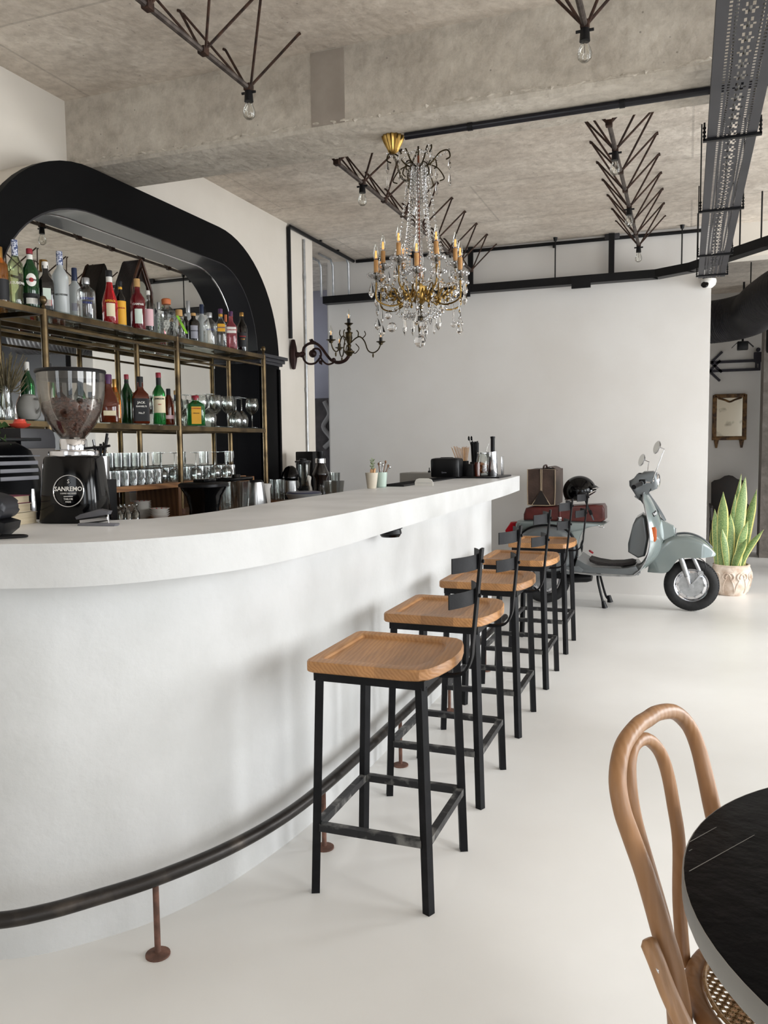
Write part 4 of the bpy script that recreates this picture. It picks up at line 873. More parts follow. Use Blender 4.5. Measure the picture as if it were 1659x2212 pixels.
# cutlery caddy near the grinder
t = thing('bar_tools', 'cluster of black and steel bar tools sticking up behind the grinder', 'bar tools', (-2.66, 3.22, ZB+.25))
MB().lathe([(0, 0), (.04, 0), (.045, .11), (.042, .11), (.037, .01), (0, .01)], (0, 0, 0), 24).build('holder', M_steel, t)
for k, (dx, dy, dz, m_) in enumerate(((.0, .06, .10, M_plastic), (.02, .035, .12, M_plastic), (-.01, -.03, .09, M_steel), (.0, .01, .07, M_blkmetal), (.01, -.05, .06, M_plastic))):
    MB().cyl((0, 0, .02), (dx, dy, .10+dz), .004, .007, 8).build('tool', m_, t)
tag(MB().box((-2.66, 3.22, ZB+.124), (.09, .12, .248), bevel=.004).build('black_box', M_plastic), 'low black box under the bar tools behind the grinder', 'box')
MB_h = MB()

# ================================================================ things on the bar top (z = 1.17)
ZC1 = 1.1705
t = thing('coffee_grinder', 'black coffee grinder with a clear hopper of coffee beans and a round white logo', 'coffee grinder', (-1.858, 2.125, ZC1), .24); t.scale = (1, 1, .982)
body = [(-.118, 0), (.118, 0), (.098, .215), (-.092, .215)]
gb = MB(); n = 32; rings = []
for z, wx, wy in ((0, .100, .086), (.004, .102, .088), (.10, .095, .081), (.205, .085, .071), (.215, .081, .067)):
    rings.append([gb.bm.verts.new((wx*math.copysign(abs(math.cos(a))**.55, math.cos(a)), wy*math.copysign(abs(math.sin(a))**.55, math.sin(a)), z)) for a in [2*PI*i/n for i in range(n)]])
for A, B in zip(rings, rings[1:]):
    for i in range(n): gb.bm.faces.new((A[i], A[(i+1) % n], B[(i+1) % n], B[i]))
gb.bm.faces.new(rings[0][::-1]); gb.bm.faces.new(rings[-1])
bd = gb.build('body', M_gloss, t)
rr = Matrix.Rotation(math.radians(90-6), 3, 'X')
def onf(u, v, w_): return (u+.020, -.0820-w_+.010*(v/.105), .105+v)
# round badge facing the room
bg = MB()
tt = Matrix.Rotation(math.radians(90-5.5), 3, 'X')
bg.tube([Vector((.050*math.cos(2*PI*i/40)+.020, -.0830+.0048*math.sin(2*PI*i/40), .105+.050*math.sin(2*PI*i/40))) for i in range(40)], .0018, 6, closed=True)
badge = bg.build('badge_ring', M_chrome, t)
lt = MB()
lt.text('SANREMO', .0200, lambda u, v, w_: onf(u, v+.006, w_+.002), .0004, bold=True)
lt.text('COFFEE MACHINES', .0062, lambda u, v, w_: onf(u, v-.008, w_+.002), .0003)
lt.text('TAILOR', .009, lambda u, v, w_: onf(u, v-.026, w_+.002), .0003); lt.text('MADE', .007, lambda u, v, w_: onf(u, v-.035, w_+.002), .0003)
lt.text('—', .03, lambda u, v, w_: onf(u, v-.016, w_+.002), .0003); lt.text('S', .018, lambda u, v, w_: onf(u, v+.030, w_+.002), .0003)
lt.build('lettering', C_white, badge)
MB().lathe([(0, .215), (.078, .215), (.080, .222), (.078, .232), (.06, .236), (0, .236)], (0, 0, 0), 40, sy=.85).build('collar_plate', M_chrome, t)
MB().lathe([(.040, .236), (.042, .238), (.042, .268), (.039, .272), (.0, .272)], (0, 0, 0), 36).build('neck_ring', M_chrome, t)
MB().tube([(.05, -.03, .240), (.10, -.035, .243), (.14, -.035, .248)], .004, 8).build('adjuster_lever', M_plastic, t)
hp = [(.036, .272), (.050, .289), (.074, .322), (.092, .362), (.1015, .415), (.105, .485)]
hp2 = [(.1052, .484), (.1052, .485), (.1025, .485), (.099, .415), (.0895, .363), (.0715, .324), (.048, .292), (.034, .276)]
MB().lathe(hp+hp2, (0, 0, 0), 48).build('hopper', thin_glass('hopper plastic', 'f4f2ef', .03, .03, .55), t)
MB().lathe([(0, .484), (.107, .484), (.109, .489), (.107, .495), (.09, .498), (0, .498)], (0, 0, 0), 48).build('lid', M_plastic, t)
MB().lathe([(.1008, .484), (.1008, .462), (.0985, .462), (.0985, .484)], (0, 0, 0), 40).build('lid_skirt', mat('smoky skirt', '3a3a3c', .3, trans=.5), t)
bean = mat('roasted coffee beans', '6e4334', .4, col2='3a2018', scale=60, coat=.3)
def hr(z):
    L_ = [(.034, .276)]+[(r-.0036, z_) for r, z_ in hp[1:]]
    for (r0, z0), (r1, z1) in zip(L_, L_[1:]):
        if z0 <= z <= z1: return r0+(r1-r0)*(z-z0)/(z1-z0)
    return .1
bb = MB()
BASE = []
bb.lathe([(0, .277)]+[(hr(z)-.0095, z) for z in (.277, .29, .31, .33, .35, .37, .385)]+[(.05, .395), (0, .392)], (0, 0, 0), 30)
for k in range(1500):
    z = .280+.122*random.random()**.75; R = hr(min(z, .40))-.0062
    a = random.uniform(0, 2*PI)
    if z > .386: R *= math.sqrt(random.random()); z = .389+.010*math.sin(3*a)+random.uniform(-.003, .004)
    M = Matrix.Rotation(a, 3, 'Z') @ Matrix.Rotation(random.uniform(-.5, .5)-.5, 3, 'Y') @ Matrix.Rotation(random.uniform(0, PI), 3, 'X')
    c = Vector((R*math.cos(a), R*math.sin(a), z)); M3 = M @ Matrix.Diagonal((.0034, .0046, .0064))
    bb.lathe([(math.sin(PI*i/4), -math.cos(PI*i/4)) for i in range(5)], c, 6, M=M3)
bb.build('coffee_beans', bean, t)['kind'] = 'stuff'

# stapler
t = thing('stapler', 'grey stapler lying on the bar in front of the coffee grinder', 'stapler', (-1.690, 2.02, ZC1), .15); t.scale = (.78, .78, .78)
MB().prism([(-.075, 0), (.085, 0), (.09, .006), (.085, .010), (-.07, .010)], -.018, .018, 'xz', bevel=.002).build('base', M_greyplastic, t)
MB().prism([(-.08, .024), (.055, .044), (.062, .058), (.02, .066), (-.06, .045), (-.085, .034)], -.016, .016, 'xz', bevel=.004).build('arm', mat('darker grey plastic', '5d5d62', .5), t)
MB().box((-.01, 0, .022), (.12, .014, .012), Matrix.Rotation(-.12, 3, 'Y')).build('staple_rail', M_chrome, t)
MB().cyl((.05, 0, .006), (.05, 0, .046), .003, n=8).build('spring_post', M_chrome, t)
# books
bx, by = -2.03, 1.955
cols = [mat('pale cover', 'd8cbb0', .7), mat('cream cover', 'e0d6c0', .7), mat('plum cover', '7a3048', .6)]
zz = ZC1
for i, (th, wdt, ln, rz, cv) in enumerate(((.036, .15, .19, .12, cols[0]), (.027, .135, .18, .05, cols[1]), (.025, .135, .175, .10, cols[2]))):
    t = thing('book', ('thick pale book at the bottom of the pile beside the grinder', 'cream book in the middle of the pile beside the grinder', 'plum-covered book on top of the pile beside the grinder')[i], 'book', (bx+(.012 if i == 0 else 0), by, zz), rz, 'pile of books')
    MB().box((0, 0, th/2), (wdt-.006, ln-.006, th-.004)).build('page_block', M_paper, t)
    c = MB(); c.box((0, 0, .001), (wdt, ln, .002)); c.box((0, 0, th-.001), (wdt, ln, .002)); c.box((-wdt/2, 0, th/2), (.002, ln, th)); c.build('cover', cv, t)
    zz += th+.001
# card terminal
t = thing('card_terminal', 'dark grey card payment terminal on the bar at the left edge', 'card terminal', (-1.775, 1.675, ZC1), .35)
MB().prism([(-.12, 0), (.05, 0), (.075, .02), (.08, .04), (.05, .05), (-.12, .035)], -.05, .05, 'xz', bevel=.006).build('base', M_plastic, t)
MB().prism([(p.x, p.z) for p in spline([(-.13, 0, .05), (.0, 0, .045), (.05, 0, .048), (.072, 0, .062), (.078, 0, .085), (.06, 0, .105), (.02, 0, .118), (-.03, 0, .115), (-.13, 0, .085)], 5, closed=True)], -.048, .048, 'xz', bevel=.016, seg=4).build('housing', mat('dark graphite plastic', '26272c', .45), t, smooth=75)
MB().lathe([(0, 0), (.028, 0), (.028, .004), (0, .004)], (.038, -.048, .083), 24, M=Matrix.Rotation(PI/2, 3, 'X')).build('paper_roll_cap', mat('graphite cap', '2e2f34', .5), t)
MB().tube(spline([(.05, -.03, .006), (.11, -.02, .005), (.13, -.05, .005), (.06, -.09, .005), (-.02, -.10, .005), (-.1, -.09, .005)], 8), .0035, 8).build('cable', M_plastic, t)

# two cups of sugar and spoons
t = thing('sugar_cup', 'tall cream ribbed cup holding sugar sticks and a herb sprig', 'cup', (-1.647, 4.235, ZC1))
MB().lathe([(0, 0), (.022, 0), (.025, .004), (.036, .088), (.034, .088), (.023, .008), (0, .008)], (0, 0, 0), 32, flute=16, fd=.012).build('cup_body', mat('cream stoneware', 'd6ccba', .5, scale=10), t)
for k in range(8):
    a = random.uniform(0, 2*PI); MB().bar((.012*math.cos(a), .012*math.sin(a), .03), (.022*math.cos(a), .022*math.sin(a), .10+.012*random.random()), .010, .010, .001).build('sugar_stick', mat('kraft paper', 'c69c73', .8), t)
hs_ = MB().tube([(0.0, .01, .05), (0.0, .015, .11), (.002, .02, .165)], .0018, 6)
for k in range(16):
    z = .10+.004*k; a = k*2.4
    hs_.grid(lambda u, v, z=z, a=a: ((.014*u+.001)*math.cos(a)+.0015*(v-.5), .015+(.014*u)*math.sin(a), z+.010*u+.006*(v-.5)), 2, 2, thick=.0008)
hs_.build('herb_sprig', mat('sage green', '7d8a63', .7), t)
t = thing('spoon_cup', 'pale mint cup holding small spoons, right of the cream cup', 'cup', (-1.64, 4.365, ZC1))
MB().lathe([(0, 0), (.024, 0), (.030, .006), (.036, .086), (.034, .086), (.028, .010), (0, .010)], (0, 0, 0), 32).build('cup_body', mat('mint glaze', 'bccfc3', .3, coat=.3), t)
for k in range(6):
    a = k*1.05; m_ = (M_cabx if k % 2 else M_steel)
    p = Vector((.026*math.cos(a)*1.3+.015, .026*math.sin(a)+.012, .115+.006*k)); s_ = MB().cyl((0, 0, .02), p, .0022, .0025, 8)
    s_.sphere(p, .006, 8, 6, 1.5); s_.build('spoon', m_, t)
# bar mat, card, box
t = thing('bar_mat', 'long black ribbed rubber bar mat along the back edge of the bar', 'mat', (0, 0, 0))
MB().prism([(-1.665, 4.46), (-1.535, 4.46), (-1.555, 5.75), (-1.675, 5.75)], ZC1, ZC1+.008, 'xy', bevel=.002).build('mat_base', M_plastic, t)
rb = MB()
for k in range(60): rb.box((-1.607, 4.48+.021*k, ZC1+.0095), (.105, .006, .004))
rb.build('ribs', M_blkmetal, t)
t = thing('table_card', 'small white rounded card standing on the bar top', 'card', (-1.445, 4.56, ZC1), -.1)
MB().prism([(-.058, 0), (.058, 0), (.058, .022), (.048, .038), (.03, .044), (-.03, .044), (-.048, .038), (-.058, .022)], -.002, .002, 'xz').build('card_sheet', C_white, t)
MB().prism([(-.045, .016), (.045, .016), (.045, .017), (-.045, .017)], -.003, -.0022, 'xz').build('printed_line', C_grey, t)
t = thing('service_box', 'pale grey metal box on the back counter beyond the bar mat', 'box', (-2.0, 6.35, .85))
MB().box((0, 0, .17), (.34, .3, .34), bevel=.004).build('case', mat('pale grey metal', 'a3a09a', .5), t)
MB().lathe([(0, 0), (.010, 0), (.012, .012), (.004, .018), (.004, .04), (0, .04)], (.05, -.05, .34), 12).build('knob', M_plastic, t)
tag(MB().box((-2.0, 6.3, .425), (.5, .6, .85), bevel=.004).build('low_cabinet', M_black), 'low black cabinet behind the far end of the bar', 'cabinet')

# napkin dispenser and caddies on black tray
tag(MB().box((-1.40, 5.88, ZC1+.006), (.32, .42, .012), bevel=.002).build('serving_tray', M_plastic), 'black tray at the far end of the bar holding jar and shakers', 'tray')
t = thing('napkin_dispenser', 'square black napkin dispenser near the far end of the bar', 'dispenser', (-1.625, 5.68, ZC1+.009), 0); t.scale = (.86, 1, 1)
MB().lathe([(0, 0), (.118, 0), (.124, .006), (.126, .12), (.120, .132), (.09, .138), (0, .138)], (0, 0, 0), 48, sq=.7, sy=.6).build('housing', M_plastic, t)
MB().lathe([(0, .138), (.06, .138), (.05, .142), (0, .142)], (0, 0, 0), 24, sy=.6).build('top_slot', M_black, t)
MB().text('Quarzo', .014, lambda u, v, w_: (u, -.0772-w_, .035+v), .0003).build('lettering', C_grey, t)
t = thing('stirrer_holder', 'black holder full of wooden stirring sticks behind the napkin dispenser', 'holder', (-1.545, 5.83, ZC1+.012))
MB().box((0, 0, .055), (.07, .07, .11), bevel=.003).build('holder_box', M_plastic, t)
WS = mat('birch stick', 'c79a68', .7, col2='a87c4e', scale=20)
for k in range(26):
    u = (k % 13)/12-.5; v = (k//13)-.5
    MB().bar((u*.045, v*.02, .05), (u*.13-.02, v*.03, .20+.02*random.random()), .006, .002).build('wooden_stirrer', WS, t)
t = thing('straw_holder', 'black holder with black straws and dark spoons', 'holder', (-1.475, 5.93, ZC1+.012))
MB().box((0, 0, .05), (.07, .07, .10), bevel=.003).build('holder_box', M_plastic, t)
for k in range(22):
    u = random.uniform(-1, 1); v = random.uniform(-1, 1); MB().cyl((u*.022, v*.022, .03), (u*.03-.004, v*.03, .235+.02*random.random()), .0042, n=6).build('straw', M_plastic, t)
for k in range(2):
    s_ = MB().cyl((0, 0, .06), (-.03-.018*k, .01, .265+.02*(1-k)), .002, n=6); s_.sphere((-.034-.020*k, .01, .275), .008, 8, 6, 2.2); s_.build('dark_spoon', M_gloss, t)
t = thing('spice_caddy', 'small dark caddy with brown glass jar beside the napkin dispenser', 'caddy', (-1.46, 5.72, ZC1+.012))
MB().box((0, 0, .045), (.045, .06, .09), bevel=.003).build('caddy_box', M_plastic, t)
MB().lathe([(0, 0), (.02, 0), (.02, .085), (.018, .1), (0, .1)], (.045, .02, 0), 20).build('jar', L_brown, t)
t = thing('dried_fruit_jar', 'clip-top glass jar of dried orange slices on the black tray', 'jar', (-1.40, 5.86, ZC1+.012))
MB().lathe([(0, 0), (.052, 0), (.056, .008), (.058, .03), (.050, .12), (.040, .155), (.043, .16), (.043, .172), (.038, .172), (.037, .155), (.047, .12), (.054, .03), (.05, .012), (0, .012)], (0, 0, 0), 36).build('jar_body', G_clear, t)
MB().lathe([(.044, .160), (.046, .162), (.046, .168), (.044, .170)], (0, 0, 0), 30).build('clip_ring', M_steel, t)
DO = mat('dried orange', 'c9803c', .6, col2='8e4a1c', scale=40)
for k in range(22):
    M = Matrix.Rotation(random.uniform(-1.2, 1.2), 3, 'X') @ Matrix.Rotation(random.uniform(-1.2, 1.2), 3, 'Y')
    c = Vector((random.uniform(-.02, .02), random.uniform(-.02, .02), .030+.0025*k))
    s_ = MB().lathe([(.006, -.001), (.024, -.001), (.025, .001), (.006, .001), (.006, -.001)], c, 16, M=M); s_.build('dried_orange_slice', DO, t)
MB().tube([(.01, .0, .10), (.025, 0, .19), (.04, .0, .235)], .002, 6).build('tongs', M_steel, t)
t = thing('cocktail_shaker', 'steel shaker tin on the black tray with a black muddler standing in it', 'shaker', (-1.325, 5.84, ZC1+.012))
MB().lathe([(0, 0), (.036, 0), (.038, .004), (.030, .175), (.028, .175), (.035, .008), (0, .008)], (0, 0, 0), 36).build('tin', M_chrome, t)
t = thing('muddler', 'black muddler standing up out of the steel shaker tin', 'muddler', (-1.325, 5.84, ZC1+.022))
MB().lathe([(0, 0), (.015, 0), (.015, .26), (.0175, .265), (.0175, .275), (0, .277)], (0, 0, 0), 24).build('stick', M_plastic, t)
t = thing('grater', 'small steel grater behind the shaker on the black tray', 'grater', (-1.27, 5.92, ZC1+.012))
MB().box((0, 0, .07), (.016, .03, .14), bevel=.002).build('blade', M_steel, t)

# ================================================================ lattice girders hung under the ceiling with bare bulbs
def bulb_unit(par, x, y, z):
    s_ = MB().cyl((x, y, z+.01), (x, y, z-.045), .017, .021, 14).build('bulb_socket', M_plastic, par)
    MB().cyl((x-.035, y, z-.005), (x+.035, y, z-.005), .006, n=8).build('clamp', M_plastic, s_)
    b = MB().lathe([(.015, -.045), (.016, -.056), (.024, -.074), (.029, -.092), (.026, -.110), (.014, -.122), (0, -.125)], (x, y, z), 24).build('bulb', G_bulb, par)
    f = MB().cyl((x, y, z-.05), (x, y, z-.09), .003, .002, 6)
    f.tube([(x+.012*math.cos(a), y+.012*math.sin(a), z-.095-.012*(i % 2)) for i, a in enumerate([k*PI/4 for k in range(9)])], .0008, 4).build('filament', M_chrome, b)
def girder(label, xc, ys, tops, bulbs, zc=3.037, y0=None, y1=None):
    t = thing('lattice_girder_lamp', label, 'ceiling light', (0, 0, 0), 0, None)
    MB().tube([(xc, y0, zc+.004), (xc, y1, zc+.004)], .0125, 8).build('chord', M_chord, t)
    for y in ys:
        MB().box((xc, y, zc+.004), (.034, .04, .030), bevel=.004).build('node_plate', M_rust, t)
    for y in ys:
        for yt in tops:
            if abs(yt-y) < .27:
                for s_ in (-1, 1):
                    MB().tube([(xc+s_*.012, y, zc+.01), (xc+s_*.192, yt+(.012 if yt < y else -.012), 3.296), (xc+s_*.205, yt+(.012 if yt < y else -.012), 3.302)], .0062, 6).build('rod', M_rust, t)
    for y in bulbs: bulb_unit(t, xc, y, zc-.012)
    return t
near = [3.409-.372*k for k in range(0, 7)]
girder('rusty rod girder lamp over the near left of the bar, before the concrete beam', -1.905, near, [3.55-.372*k for k in range(0, 8)], [near[0]], y0=near[-1], y1=near[0])
girder('rusty rod girder lamp cut by the top edge of the picture, right of centre', -.405, near, [3.55-.372*k for k in range(0, 8)], [near[0]], y0=near[-1], y1=near[0])
far_ = [4.46+.39*k for k in range(9)]
tops = [4.46+.195+.39*k for k in range(-1, 9)]
girder('rusty rod girder lamp behind the crystal chandelier', -1.925, far_, tops, [far_[1]], y0=far_[0], y1=far_[8])
girder('rusty rod girder lamp with three bulbs, left of the perforated tray', -.405, far_[:8], tops[:9], [far_[1], far_[4], far_[7]], y0=far_[0], y1=far_[7])

# ================================================================ perforated cable tray
t = thing('perforated_cable_tray', 'long dark grey perforated cable tray running along the ceiling towards the far wall', 'cable tray', (0, 0, 0))
x0, x1, zt = .063, .272, 2.80; ya, yb = 1.6, 7.56; NC = 21; pitch = .026; ny = int((yb-ya)/pitch)*2
tb = MB(); xs = [x0+(x1-x0)*i/NC for i in range(NC+1)]; yy = [ya+(yb-ya)*j/ny for j in range(ny+1)]
VV = {}
def gv(i, j):
    if (i, j) not in VV: VV[i, j] = tb.bm.verts.new((xs[i], yy[j], zt))
    return VV[i, j]
for i in range(NC):
    for j in range(ny):
        hole = False
        if i in (4, 6, 14, 16): hole = j % 2 == 0
        if i in (9, 11): hole = j % 4 in (0, 1)
        if i == 10: hole = j % 8 in (2, 3, 4)
        if i in (8, 12): hole = j % 8 == 3
        if not hole: tb.bm.faces.new((gv(i, j), gv(i+1, j), gv(i+1, j+1), gv(i, j+1)))
for x in (x0, x1): tb.add([(x, ya, zt), (x, yb, zt), (x, yb, zt+.06), (x, ya, zt+.06)], [(0, 1, 2, 3)])
tb.build('tray_sheet', M_tray, t, smooth=20)
for y in (2.2, 4.16, 5.40, 6.65, 7.42):
    b = MB(); b.box(((x0+x1)/2, y, zt-.008), (x1-x0+.04, .022, .012))
    for s_ in (x0-.014, x1+.014):
        b.box((s_, y, zt+.03), (.008, .022, .08))
        for k in (-1, 0, 1): b.sphere((s_, y, zt+.03+.018*k), .008, 8, 5)
    b.build('clamp_bar', M_plastic, t)
    for s_ in (x0-.014, x1+.014):
        if not 3.7 < y < 4.2: MB().cyl((s_, y, zt+.06), (s_, y, 3.305), .004, n=6).build('hanger_rod', M_plastic, t)
cb = MB()
for k in range(5):
    cb.tube([(x0+.03+.035*k+.008*math.sin(j*1.3+k), ya+(yb-ya)*j/16, zt+.014+.004*(k % 2)) for j in range(17)], .007, 6)
cb.build('cables', mat('grey cable', '8f8d88', .6), t)['kind'] = 'stuff'

# black wall tray with hangers
t = thing('wall_cable_tray', 'black metal cable tray running along the white far wall and bending away to the right', 'cable tray', (0, 0, 0))
pth = [(-3.5, 7.76), (-.28, 7.76), (.02, 7.58), (.56, 6.86), (1.6, 5.6)]
tr = MB()
for (a, b) in zip(pth, pth[1:]):
    L_ = math.hypot(b[0]-a[0], b[1]-a[1]); th = math.atan2(b[1]-a[1], b[0]-a[0]); c = ((a[0]+b[0])/2, (a[1]+b[1])/2)
    n_ = Vector((-math.sin(th), math.cos(th), 0))
    tr.box((c[0], c[1], 2.868), (L_+.02, .10, .008), th)
    for s_ in (-1, 1): tr.box((c[0]+n_.x*.05*s_, c[1]+n_.y*.05*s_, 2.90), (L_+.02, .006, .072), th)
tr.build('tray_channel', M_plastic, t)
for x_ in (-.93, -2.05): MB().box((x_, 7.70, 2.87), (.17, .02, .10)).build('joint_plate', M_plastic, t)
for x, z1 in ((-1.173, 3.306), (-.074, 3.306), (-2.55, 3.306)):
    MB().cyl((x, 7.76, 2.93), (x, 7.76, z1), .006, n=8).build('hanger_rod', M_plastic, t); MB().cyl((x, 7.76, z1-.03), (x, 7.76, z1), .014, .02, 10).build('ceiling_cup', M_plastic, t)
for x in (-.672, -1.98):
    MB().box((x, 7.78, 3.11), (.05, .02, .38)).build('upright', M_plastic, t)
for x, y in ((.50, 6.95), (.36, 7.13), (1.0, 6.33)): MB().cyl((x, y, 2.93), (x, y, 3.30), .006, n=8).build('hanger_rod', M_plastic, t)

# conduits
t = thing('black_conduit', 'black conduit running up the left wall from the iron sconce', 'conduit', (0, 0, 0))
MB().tube([(-3.211, 6.38, 2.34), (-3.211, 6.38, 3.27), (-3.211, 6.40, 3.285), (-3.211, 6.86, 3.285)], .016, 10).build('pipe', M_plastic, t)
t = thing('black_conduit', 'black conduit running under the ceiling beyond the end of the left wall', 'conduit', (0, 0, 0))
MB().tube([(-3.211, 6.86, 3.285), (-3.211, 7.82, 3.285)], .016, 10).build('pipe', M_plastic, t)
for y in (7.0, 7.4): MB().box((-3.211, y, 3.300), (.05, .02, .01)).build('saddle', M_plastic, t)
t = thing('black_conduit', 'black conduit along the top edge of the white far wall', 'conduit', (0, 0, 0))
MB().tube([(-3.19, 7.842, 3.285), (.10, 7.842, 3.265)], .016, 10).build('pipe', M_plastic, t)
jbx = MB().box((-.672, 7.835, 3.285), (.13, .04, .05), bevel=.006).build('junction_box', M_tray, t)
for x in (-1.2, -2.2): MB().box((x, 7.845, 3.25), (.016, .02, .03)).build('saddle', M_plastic, t)
t = thing('ceiling_conduit', 'black conduit along the underside of the concrete beam, ending at the gilt ceiling rose', 'conduit', (0, 0, 0))
MB().tube([(-1.33, 3.93, 2.924), (4.3, 3.93, 2.924)], .0165, 12).build('pipe', mat('glossy black conduit', '15151c', .25), t)
for x in (-1.0, -.3, .6): MB().tube([(x-.012, 3.93, 2.924), (x+.012, 3.93, 2.924)], .0195, 12).build('saddle', M_plastic, t)
t = thing('grey_conduit', 'thin grey steel conduit running up the end of the left white wall', 'conduit', (0, 0, 0))
MB().tube([(-3.214, 6.68, 1.02), (-3.214, 6.68, 3.24)], .011, 10).build('pipe', M_alu, t)
for z in (1.9, 2.9): MB().tube([(-3.216, 6.68, z), (-3.216, 6.68, z+.04)], .015, 10).build('coupling', M_alu, t)
for i, x in enumerate((-3.535, -3.402, -3.23)):
    t = thing('grey_conduit', ('leftmost', 'middle', 'rightmost')[i]+' of three short grey drop conduits above the black wall tray', 'conduit', (0, 0, 0), 0, 'drop conduits')
    MB().tube([(x, 7.40, 3.288), (x, 7.68, 3.288), (x, 7.73, 3.24), (x, 7.74, 2.94)], .011, 10).build('pipe', M_alu, t)

# dome camera
t = thing('dome_camera', 'small white dome camera under the end of the perforated cable tray', 'camera', (.150, 7.80, 2.80))
MB().lathe([(0, 0), (.062, 0), (.066, -.02), (.058, -.05), (.03, -.075), (0, -.08)], (0, 0, .03), 28).build('dome_shell', M_white, t)
MB().lathe([(0, 0), (.030, 0), (.032, .01), (.026, .016), (0, .016)], (-.03, -.05, -.025), 20, M=Matrix.Rotation(math.radians(62), 3, 'X') @ Matrix.Rotation(-.2, 3, 'Y')).build('lens', M_gloss, t)
tag(MB().box((.15, 7.84, 2.84), (.1, .14, .02)).build('camera_bracket', M_tray), 'flat bracket holding the white dome camera to the wall top', 'bracket')

# ================================================================ crystal chandelier
CX, CY = -1.445, 4.50
ch = thing('chandelier', 'gilt and cut crystal chandelier with candle bulbs hanging over the bar', 'chandelier', (CX, CY, 0))
rx, ry = -1.40-CX, 3.95-CY
MB().lathe([(0, 2.94), (.053, 2.94), (.053, 2.935), (.046, 2.915), (.026, 2.875), (.024, 2.868), (.010, 2.857), (0, 2.855)], (rx, ry, 0), 56, flute=14, fd=.08).build('ceiling_rose', M_gold, ch)
cpts = spline([(rx, ry, 2.857), (rx+.02, ry+.07, 2.76), (rx+.0, ry+.24, 2.80), (-.02, -.12, 2.90), (0, -.01, 3.06)], 8)
cn = MB()
for i, (a, b) in enumerate(zip(cpts, cpts[1:])):
    d = (b-a); n_ = Vector((0, 0, 1)).cross(d).normalized()*(.006 if i % 2 else 0)+Vector((0, 0, .006 if not i % 2 else 0))
    cn.tube([a-d*.1+n_, a+d*1.1+n_, b+d*.1-n_, a-n_], .0016, 5, closed=True)
cn.build('chain', M_bronze, ch)
MB().cyl((0, 0, 2.98), (0, 0, 3.305), .005, n=8).build('suspension_hook', M_bronze, ch)
MB().cyl((0, 0, 2.26), (0, 0, 3.03), .006, n=10).build('stem_rod', mat('copper rod', '8a4f38', .35, metal=.8), ch)
colm = MB().lathe([(.010, 2.99), (.030, 2.98), (.038, 2.93), (.030, 2.80), (.022, 2.74), (.034, 2.72), (.034, 2.71), (.018, 2.70), (.022, 2.60), (.034, 2.59), (.016, 2.57), (.026, 2.45), (.034, 2.37), (.020, 2.33), (.03, 2.30), (.010, 2.29)], (0, 0, 0), 32, flute=12, fd=.05)
colm.build('glass_column', thin_glass('column glass', 'fbfbfb', .08, .02, .7), ch)
MB().lathe([(0, 2.22), (.02, 2.21), (.034, 2.225), (.028, 2.25), (.040, 2.28), (.046, 2.31), (.038, 2.335), (.022, 2.345), (.018, 2.36), (0, 2.36)], (0, 0, 0), 36, flute=10, fd=.04).build('gilt_hub', M_gold, ch)
MB().lathe([(0, 2.05), (.006, 2.055), (.010, 2.09), (.022, 2.13), (.030, 2.135), (.012, 2.145), (.010, 2.22), (0, 2.22)], (0, 0, 0), 24).build('lower_finial', M_bronze, ch)
def crystal(par, x, y, z, r, L_, name='crystal_drop', faces=6, style='drop'):
    if style == 'drop': pr = [(0, -L_), (r*.75, -L_*.82), (r, -L_*.66), (r*.35, -L_*.15), (0, 0)]
    elif style == 'ball': pr = [(r*math.sin(PI*i/6), -r+r*-math.cos(PI*i/6)) for i in range(7)]; pr = [(a if a > 1e-5 else 0, b) for a, b in pr]
    else: pr = [(0, -L_), (r*.7, -L_*.88), (r*.7, -L_*.2), (0, 0)]
    return MB().lathe(pr, (x, y, z), faces, sy=.7 if style != 'ball' else 1).build(name, G_crystal, par, smooth=8)
def beads(par, pts, r, name='bead_string'):
    b = MB(); 
    for p in pts: b.lathe([(0, -r), (r*.8, -r*.6), (r, 0), (r*.8, r*.6), (0, r)], p, 6)
    return b.build(name, G_crystal, par, smooth=8)
random.seed(11)
G_dish = thin_glass('dish glass', 'ffffff', .10, .03, .6)
